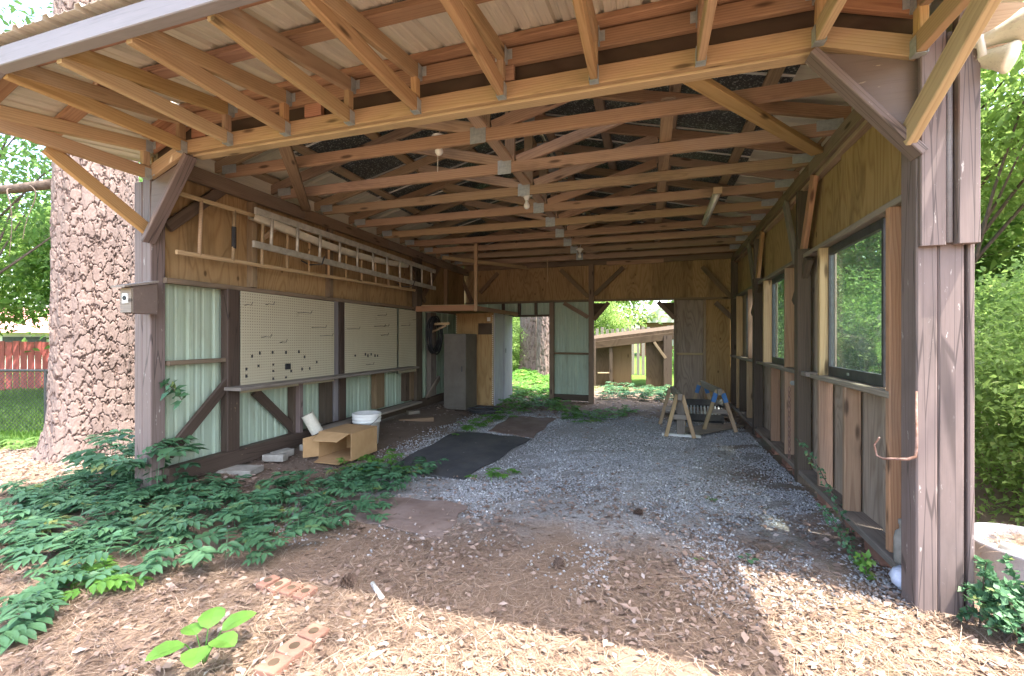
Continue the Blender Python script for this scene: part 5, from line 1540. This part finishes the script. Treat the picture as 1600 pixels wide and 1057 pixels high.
# needles in the drum
q = RNG.normal(0, 0.09, (900, 2)) + np.array([cx, cy])
th = RNG.uniform(0, 6.28, 900)
nz = 0.17 + RNG.random(900) * 0.045
c3 = np.stack([q[:, 0], q[:, 1], nz], -1)
dv = np.stack([np.cos(th), np.sin(th), RNG.normal(0, 0.15, 900)], -1)
v, f, r = leaf_geo(c3, unit(dv), np.tile([0, 0, 1.0], (900, 1)), np.full(900, 0.1), np.full(900, 0.004), RNG.random(900))
tag(np_mesh('drum_pine_straw', v, f, 'needle', rnd=r), kind='stuff')
# lawn blades
p = np.vstack([np.stack([RNG.uniform(-18, -8.6, 40000), RNG.uniform(3.0, 11, 40000)], -1)])
th = RNG.uniform(0, 6.28, len(p))
c3 = np.stack([p[:, 0], p[:, 1], gz(p[:, 0], p[:, 1])], -1)
dv = unit(np.stack([np.cos(th) * 0.4, np.sin(th) * 0.4, np.ones(len(p))], -1))
v, f, r = leaf_geo(c3, dv, unit(np.stack([np.cos(th), np.sin(th), np.zeros(len(p))], -1)), RNG.uniform(0.05, 0.12, len(p)), np.full(len(p), 0.018), RNG.random(len(p)))
tag(np_mesh('lawn_grass', v, f, 'grass', rnd=r), kind='stuff')

def compound(pts, mat, name, L=0.19, lift=(0.05, 0.16), nlf=4, lw=0.055, kind='stuff'):
    """creeper: arching compound leaves with paired leaflets on a thin stalk"""
    C, Dd, Nr, LL, WW, R_ = [], [], [], [], [], []
    sv, sf = [], []
    for (x, y) in pts:
        z0 = float(gz(x, y))
        h = random.uniform(*lift)
        a = random.uniform(0, 2 * math.pi)
        l = L * random.uniform(0.6, 1.25)
        fw = Vector((math.cos(a), math.sin(a), 0))
        sd = Vector((-fw.y, fw.x, 0))
        rb = random.gauss(0.42, 0.16)
        tip = random.random() < 0.035
        tl = random.uniform(-0.25, 0.55)
        P = lambda t: Vector((x, y, z0)) + fw * (l * t * 0.9) + Vector((0, 0, 0.01 + h * math.sin(min(1, 0.25 + t * 0.75) * math.pi * 0.62)))
        up = (Vector((0, 0, 1)) + fw * -0.3 * tl).normalized()
        for j in range(nlf):
            t = 0.34 + 0.6 * j / (nlf - 1)
            s_ = l * lw / 0.19 * (1.25 - 0.45 * abs(t - 0.6)) * random.uniform(0.85, 1.15)
            for sg in (-1, 1):
                C.append(P(t)); Dd.append((sd * sg * 0.85 + fw * 0.5 + Vector((0, 0, random.uniform(-0.3, 0.1)))).normalized())
                Nr.append((up + Vector((random.gauss(0, .18), random.gauss(0, .18), 0))).normalized()); LL.append(s_ * 1.25); WW.append(s_ * 0.62)
                R_.append(0.95 if tip else min(0.9, max(0, rb + random.gauss(0, 0.1))))
        C.append(P(0.98)); Dd.append((fw + Vector((0, 0, -0.2))).normalized()); Nr.append(up); LL.append(l * 0.33); WW.append(l * 0.17); R_.append(min(0.9, max(0, rb)))
        b0 = len(sv)
        for t in (0.0, 0.35, 0.7, 1.0):
            q = P(t) if t > 0 else Vector((x, y, z0))
            sv += [tuple(q + sd * 0.0016), tuple(q - sd * 0.0016)]
        sf += [(b0 + 2 * i, b0 + 2 * i + 1, b0 + 2 * i + 3, b0 + 2 * i + 2) for i in range(3)]
    C, Dd, Nr = np.array(C), np.array(Dd), np.array(Nr)
    LL, WW, R_ = np.array(LL)[:, None], np.array(WW)[:, None], np.array(R_)
    s = unit(np.cross(Dd, Nr)); upn = unit(np.cross(s, Dd))
    v = np.stack([C, C + Dd * LL * 0.28 + s * WW * 0.42 + upn * WW * 0.12, C + Dd * LL * 0.62 + s * WW * 0.36 + upn * WW * 0.08, C + Dd * LL - upn * LL * 0.12,
                  C + Dd * LL * 0.62 - s * WW * 0.36 + upn * WW * 0.08, C + Dd * LL * 0.28 - s * WW * 0.42 + upn * WW * 0.12], 1)
    n = len(C)
    k = np.arange(n)[:, None] * 6
    f = np.concatenate([k + np.array([0, 1, 2, 3]), k + np.array([0, 3, 4, 5])])
    v = v.reshape(-1, 3)
    nv = len(v)
    v = np.vstack([v, np.array(sv)]); f = np.vstack([f, np.array(sf) + nv])
    v[:, 2] = np.maximum(v[:, 2], gz(v[:, 0], v[:, 1]) + 0.004)
    return tag(np_mesh(name, v, f, mat, rnd=np.concatenate([np.repeat(R_, 6), np.full(len(sv), 0.5)])), kind=kind)
def px_poly(px):
    return [(onZ(u, v).x, onZ(u, v).y) for u, v in px]
pA = sample_poly(px_poly([(0, 780), (120, 752), (215, 745), (300, 770), (430, 770), (560, 738), (690, 738), (640, 765), (560, 780), (420, 800), (300, 830), (150, 850), (0, 860)]), 430)
pB = sample_poly(px_poly([(0, 850), (150, 845), (300, 820), (470, 790), (640, 790), (600, 815), (470, 845), (420, 885), (330, 895), (230, 905), (60, 900), (0, 925)]), 170)
pC = sample_poly(px_poly([(170, 740), (270, 748), (280, 775), (220, 790), (160, 770)]), 60)
compound(np.vstack([pA, pB]), 'creeper', 'creeper', 0.17, (0.03, 0.12))
compound(pC, 'creeper', 'creeper', 0.24, (0.15, 0.42))
compound(sample_poly(px_poly([(0, 940), (90, 930), (120, 960), (60, 985), (0, 985)]), 22), 'creeper', 'creeper', 0.17, (0.03, 0.1))
compound(sample_poly(px_poly([(115, 905), (190, 900), (190, 945), (110, 955)]), 12), 'creeperl', 'creeper', 0.17, (0.02, 0.06))
compound(sample_poly(px_poly([(520, 735), (600, 715), (660, 735), (560, 750)]), 42), 'creeperl', 'creeper', 0.13, (0.02, 0.08))
compound(sample_poly(px_poly([(748, 752), (800, 736), (806, 742), (756, 760)]), 14), 'creeperl', 'creeper', 0.12, (0.02, 0.06))
compound(sample_poly(px_poly([(690, 680), (770, 655), (792, 620), (858, 605), (875, 630), (920, 660), (900, 664), (860, 640), (830, 640), (790, 655), (760, 672), (700, 684)]), 330), 'creeperl', 'creeper', 0.16, (0.02, 0.1))
compound(sample_poly(px_poly([(880, 655), (960, 640), (1000, 645), (940, 662), (890, 668)]), 90), 'creeperl', 'creeper', 0.14, (0.02, 0.07))
compound(sample_poly([(-5.6, 8.7), (-1.7, 8.7), (-1.4, 13.5), (-6.0, 14.5)], 1100), 'creeperl', 'creeper', 0.24, (0.04, 0.16))
compound(sample_poly([(-0.9, 8.8), (0.9, 8.8), (1.6, 10.7), (-0.9, 10.7)], 260), 'creeper', 'creeper', 0.2, (0.04, 0.16))
compound(sample_poly([(-9.0, 3.2), (-6.3, 3.2), (-5.0, 4.6), (-8, 6.5)], 240), 'leaf', 'creeper', 0.2, (0.03, 0.16))

def sprout(u, v, n, L, label, mat='creeper', name='seedling', spread=0.05):
    """a small plant: each large leaf is a part"""
    p = onZ(u, v); p.z = float(gz(p.x, p.y))
    r = empty(name, p, label, 'plant')
    for i in range(n):
        a = i / n * 2 * math.pi + random.uniform(-0.4, 0.4)
        d = Vector((math.cos(a), math.sin(a), random.uniform(0.0, 0.5))).normalized()
        h = random.uniform(0.4, 1.0) * L * 1.1
        b0 = p + Vector((d.x * spread, d.y * spread, h))
        s = d.cross(Vector((0, 0, 1))).normalized(); up = s.cross(d)
        l = L * random.uniform(0.75, 1.2); ww = l * 0.42
        ring_ = [(0, 0), (0.12, 0.62), (0.4, 1.0), (0.7, 0.85), (0.92, 0.4), (1.0, 0.0)]
        vs_ = [b0 + d * l * t + s * ww * q + up * (abs(q) * ww * 0.18 - t * t * l * 0.22) for t, q in ring_] + [b0 + d * l * t - s * ww * q + up * (abs(q) * ww * 0.18 - t * t * l * 0.22) for t, q in ring_[-2:0:-1]]
        mid = [b0 + d * l * t - up * (t * t * l * 0.22) for t in (0.12, 0.4, 0.7, 0.92)]
        vv = vs_ + mid   # 0 base,1..4 right,5 tip,6..9 left (from tip), 10..13 midrib
        fs = [(0, 1, 10), (1, 2, 11, 10), (2, 3, 12, 11), (3, 4, 13, 12), (4, 5, 13), (5, 6, 13), (6, 7, 12, 13), (7, 8, 11, 12), (8, 9, 10, 11), (9, 0, 10)]
        me = bpy.data.meshes.new('leaf'); me.from_pydata([tuple(q - p) for q in vv], [], fs)
        at = me.attributes.new('rnd', 'FLOAT', 'POINT'); at.data.foreach_set('value', [random.uniform(0.5, 0.72)] * len(vv))
        link('leaf', me, M[mat], r, Matrix.Translation(p))
        MB().tube([p, p.lerp(b0, 0.5) + Vector((0, 0, 0.005)), b0], 0.0022, 5).build('stalk', M[mat], r)
    return r
sprout(318, 1035, 6, 0.105, 'broad-leaved green seedling on the straw in the bottom foreground', 'creeperl', spread=0.06)
sprout(1092, 874, 2, 0.02, 'tiny two-leaved seedling on the brown leaf litter', 'creeperl', spread=0.01)
sprout(1168, 876, 4, 0.035, 'small dark sprout at the edge of the gravel', 'creeper', spread=0.02)
sprout(1112, 784, 5, 0.025, 'small weed tuft in the gravel near the middle', 'creeperl', spread=0.02)

# shrub and leafy sprig at the window-side corner
def small_shrub(cx_, cy_, cz, rad, n, leafL, label, mat='creeper', name='shrub'):
    root = empty(name, (cx_, cy_, float(gz(cx_, cy_))), label, 'shrub')
    rs = RNG
    b = MB(); C, Dd = [], []
    z0 = float(gz(cx_, cy_))
    for i in range(n):
        e = unit(rs.normal(size=3)); e[2] = abs(e[2]) * 1.1
        end = Vector((cx_ + e[0] * rad[0], cy_ + e[1] * rad[1], z0 + cz + e[2] * rad[2] * rs.uniform(0.4, 1)))
        s0 = Vector((cx_ + rs.normal() * 0.04, cy_ + rs.normal() * 0.04, z0))
        mid = s0.lerp(end, 0.5) + Vector((0, 0, 0.1))
        pts = [s0.lerp(mid, t).lerp(mid.lerp(end, t), t) for t in np.linspace(0, 1, 9)]
        b.tube(pts, [0.004 - 0.0003 * k for k in range(9)], 5)
        for t in np.linspace(0.3, 1, 26):
            q = s0.lerp(mid, t).lerp(mid.lerp(end, t), t)
            for sg in (0, 1):
                C.append(tuple(q)); dd = unit(rs.normal(size=3) + np.array([0, 0, 0.2])); Dd.append(dd)
    b.build('stems', 'limb', root)
    C, Dd = np.array(C), np.array(Dd); m_ = len(C)
    LL = leafL * rs.uniform(0.7, 1.3, m_)
    v, f, r = leaf_geo(C, Dd, unit(rs.normal(size=(m_, 3)) * 0.5 + np.array([0, -0.2, 1])), LL, LL * 0.62, np.clip(rs.normal(0.5, 0.2, m_), 0, 0.9), 0.15)
    v[:, 2] = np.maximum(v[:, 2], gz(v[:, 0], v[:, 1]) + 0.005)
    np_mesh('foliage', v, f, mat, root, rnd=r)
    return root
small_shrub(1.40, 2.26, 0.02, (0.18, 0.16, 0.40), 40, 0.030, 'small round-leaved shrub in front of the corner post')
small_shrub(1.68, 2.30, 0.0, (0.24, 0.2, 0.22), 34, 0.030, 'small round-leaved shrub spilling before the white drum')
small_shrub(1.47, 3.05, 0.1, (0.12, 0.2, 0.5), 24, 0.030, 'upright leafy shrub between the corner post and the drum')
def sprig(pts, n, leafL, label, mat='creeper'):
    root = empty('sprig', pts[0], label, 'plant')
    P4 = [Vector(p) for p in pts]
    def bez(t):
        a = [P4[i].lerp(P4[i + 1], t) for i in range(len(P4) - 1)]
        while len(a) > 1:
            a = [a[i].lerp(a[i + 1], t) for i in range(len(a) - 1)]
        return a[0]
    MB().tube([bez(t) for t in np.linspace(0, 1, 14)], 0.003, 5).build('stem', 'limb', root)
    C = np.array([tuple(bez(t)) for t in np.repeat(np.linspace(0.05, 1, n), 3)]) + RNG.normal(0, 0.012, (n * 3, 3))
    Dd = unit(RNG.normal(size=(n * 3, 3)))
    v, f, r = leaf_geo(C, Dd, unit(RNG.normal(size=(n * 3, 3)) * 0.5 + np.array([-0.2, -0.4, 1])), leafL * RNG.uniform(0.7, 1.3, n * 3), np.full(n * 3, leafL * 0.62), np.clip(RNG.normal(0.55, 0.2, n * 3), 0, 0.9), 0.15)
    np_mesh('foliage', v, f, mat, root, rnd=r)
sprig([(1.10, 2.95, -0.02), (1.08, 3.0, 0.2), (1.02, 3.2, 0.4), (0.98, 3.45, 0.52)], 34, 0.028, 'arching leafy sprig growing up along the sole plate')
sprig([(1.05, 2.75, -0.02), (0.98, 2.72, 0.18), (0.92, 2.85, 0.26)], 26, 0.028, 'lower leafy sprig beside the brick pier near the corner post')
sprig([(1.06, 2.68, -0.03), (1.02, 2.6, 0.08), (1.0, 2.55, 0.14)], 14, 0.04, 'yellow-green sprig at the foot of the brick pier', 'creeperl')
sprig([onX(258, 598, -3.56), onX(270, 605, -3.5), onX(284, 625, -3.46)], 9, 0.075, 'dark leafy sprig poking through the siding beside the corner post')

# brick edging in the straw
HB = None
def edge_brick(u, v, rz, label, tilt_=0.0, wd=0.055):
    p = onZ(u, v)
    r = empty('paving_brick', (p.x, p.y, float(gz(p.x, p.y))), label, 'brick', 'brick edging in the pine straw')
    R = Matrix.Translation((p.x, p.y, 0.004 + float(gz(p.x, p.y)))) @ Matrix.Rotation(rz, 4, 'Z') @ Matrix.Rotation(tilt_, 4, 'X')
    b = MB().box((0, 0, 0), (wd, 0.095, 0.055)); b.v = [tuple(R @ Vector(q)) for q in b.v]
    b.build('body', 'brick', r, bevel=0.005)
    for k in (0.0,):
        h = MB().lathe((0, k, 0.0275), [(0.0, 0.0008), (0.02, 0.0008), (0.02, 0.0)], 14); h.v = [tuple(R @ Vector(q)) for q in h.v]
        h.build('core_hole', 'plydark', r)
def row_angle(p, q):
    a, b = onZ(*p), onZ(*q)
    return math.atan2(b.y - a.y, b.x - a.x)
ra, rb_ = row_angle((421, 915), (480, 934)), row_angle((432, 1046), (500, 990))
for (u, v, rz, wd, lab) in ((419, 914, ra, 0.055, 'red cored brick at the far end of the edging row'), (436, 920, ra, 0.055, 'dark cored brick, second from the far end of the edging row'), (455, 927, ra, 0.06, 'pale cored brick, third from the far end of the edging row'), (477, 933, ra, 0.06, 'sunlit cored brick at the bend of the edging row'),
                            (490, 998, rb_, 0.08, 'orange cored brick half buried in straw midway along the edging'), (460, 1021, rb_, 0.09, 'sunlit cored brick, second nearest the viewer in the edging'), (428, 1047, rb_, 0.09, 'sunlit cored brick nearest the viewer at the picture bottom')):
    edge_brick(u, v, rz + random.uniform(-0.12, 0.12), lab, random.uniform(-0.08, 0.08), wd)
a, b2 = onZ(582, 912, 0.02), onZ(597, 935, 0.02)
tag(MB().tube([a, b2], 0.011, 10).build('pipe_piece', 'white', smooth=True), 'short white plastic pipe piece on the straw', 'pipe')
def cone(u, v, label, s=1.0):
    p = onZ(u, v); p.z = 0.02 + float(gz(p.x, p.y))
    r = empty('pine_cone', p, label, 'pine cone')
    ax = Matrix.Rotation(random.uniform(0, 6), 3, 'Z') @ Matrix.Rotation(1.2, 3, 'X')
    b = MB().lathe((0, 0, 0), [(0, -0.04 * s), (0.008 * s, -0.03 * s), (0.010 * s, 0), (0.006 * s, 0.03 * s), (0, 0.045 * s)], 10)
    b.v = [tuple(p + ax @ Vector(q)) for q in b.v]; b.build('core', 'cone', r)
    sc_ = MB()
    for i in range(60):
        t = i / 60; a_ = i * 2.4; rr = (0.034 * math.sin(math.pi * (0.12 + 0.8 * t)) + 0.004) * s; z = (-0.04 + 0.085 * t) * s
        d = Vector((math.cos(a_), math.sin(a_), 0.35)); sd = Vector((-d.y, d.x, 0)) * 0.008 * s
        c0_ = Vector((0, 0, z)); e = c0_ + d * rr
        sc_.add([p + ax @ q for q in (c0_ - sd * 0.5, c0_ + sd * 0.5, e + sd, e - sd, e + Vector((0, 0, -0.006 * s)))], [(0, 1, 2, 3), (3, 2, 4)])
    o = sc_.build('scales', 'cone', r); o['kind'] = 'stuff'
cone(543, 918, 'brown pine cone on the straw by the shade edge')
cone(996, 805, 'small dark pine cone on the leaf litter inside the mouth', 0.8)
cone(872, 890, 'dark pine cone lying on the straw before the gravel', 0.8)
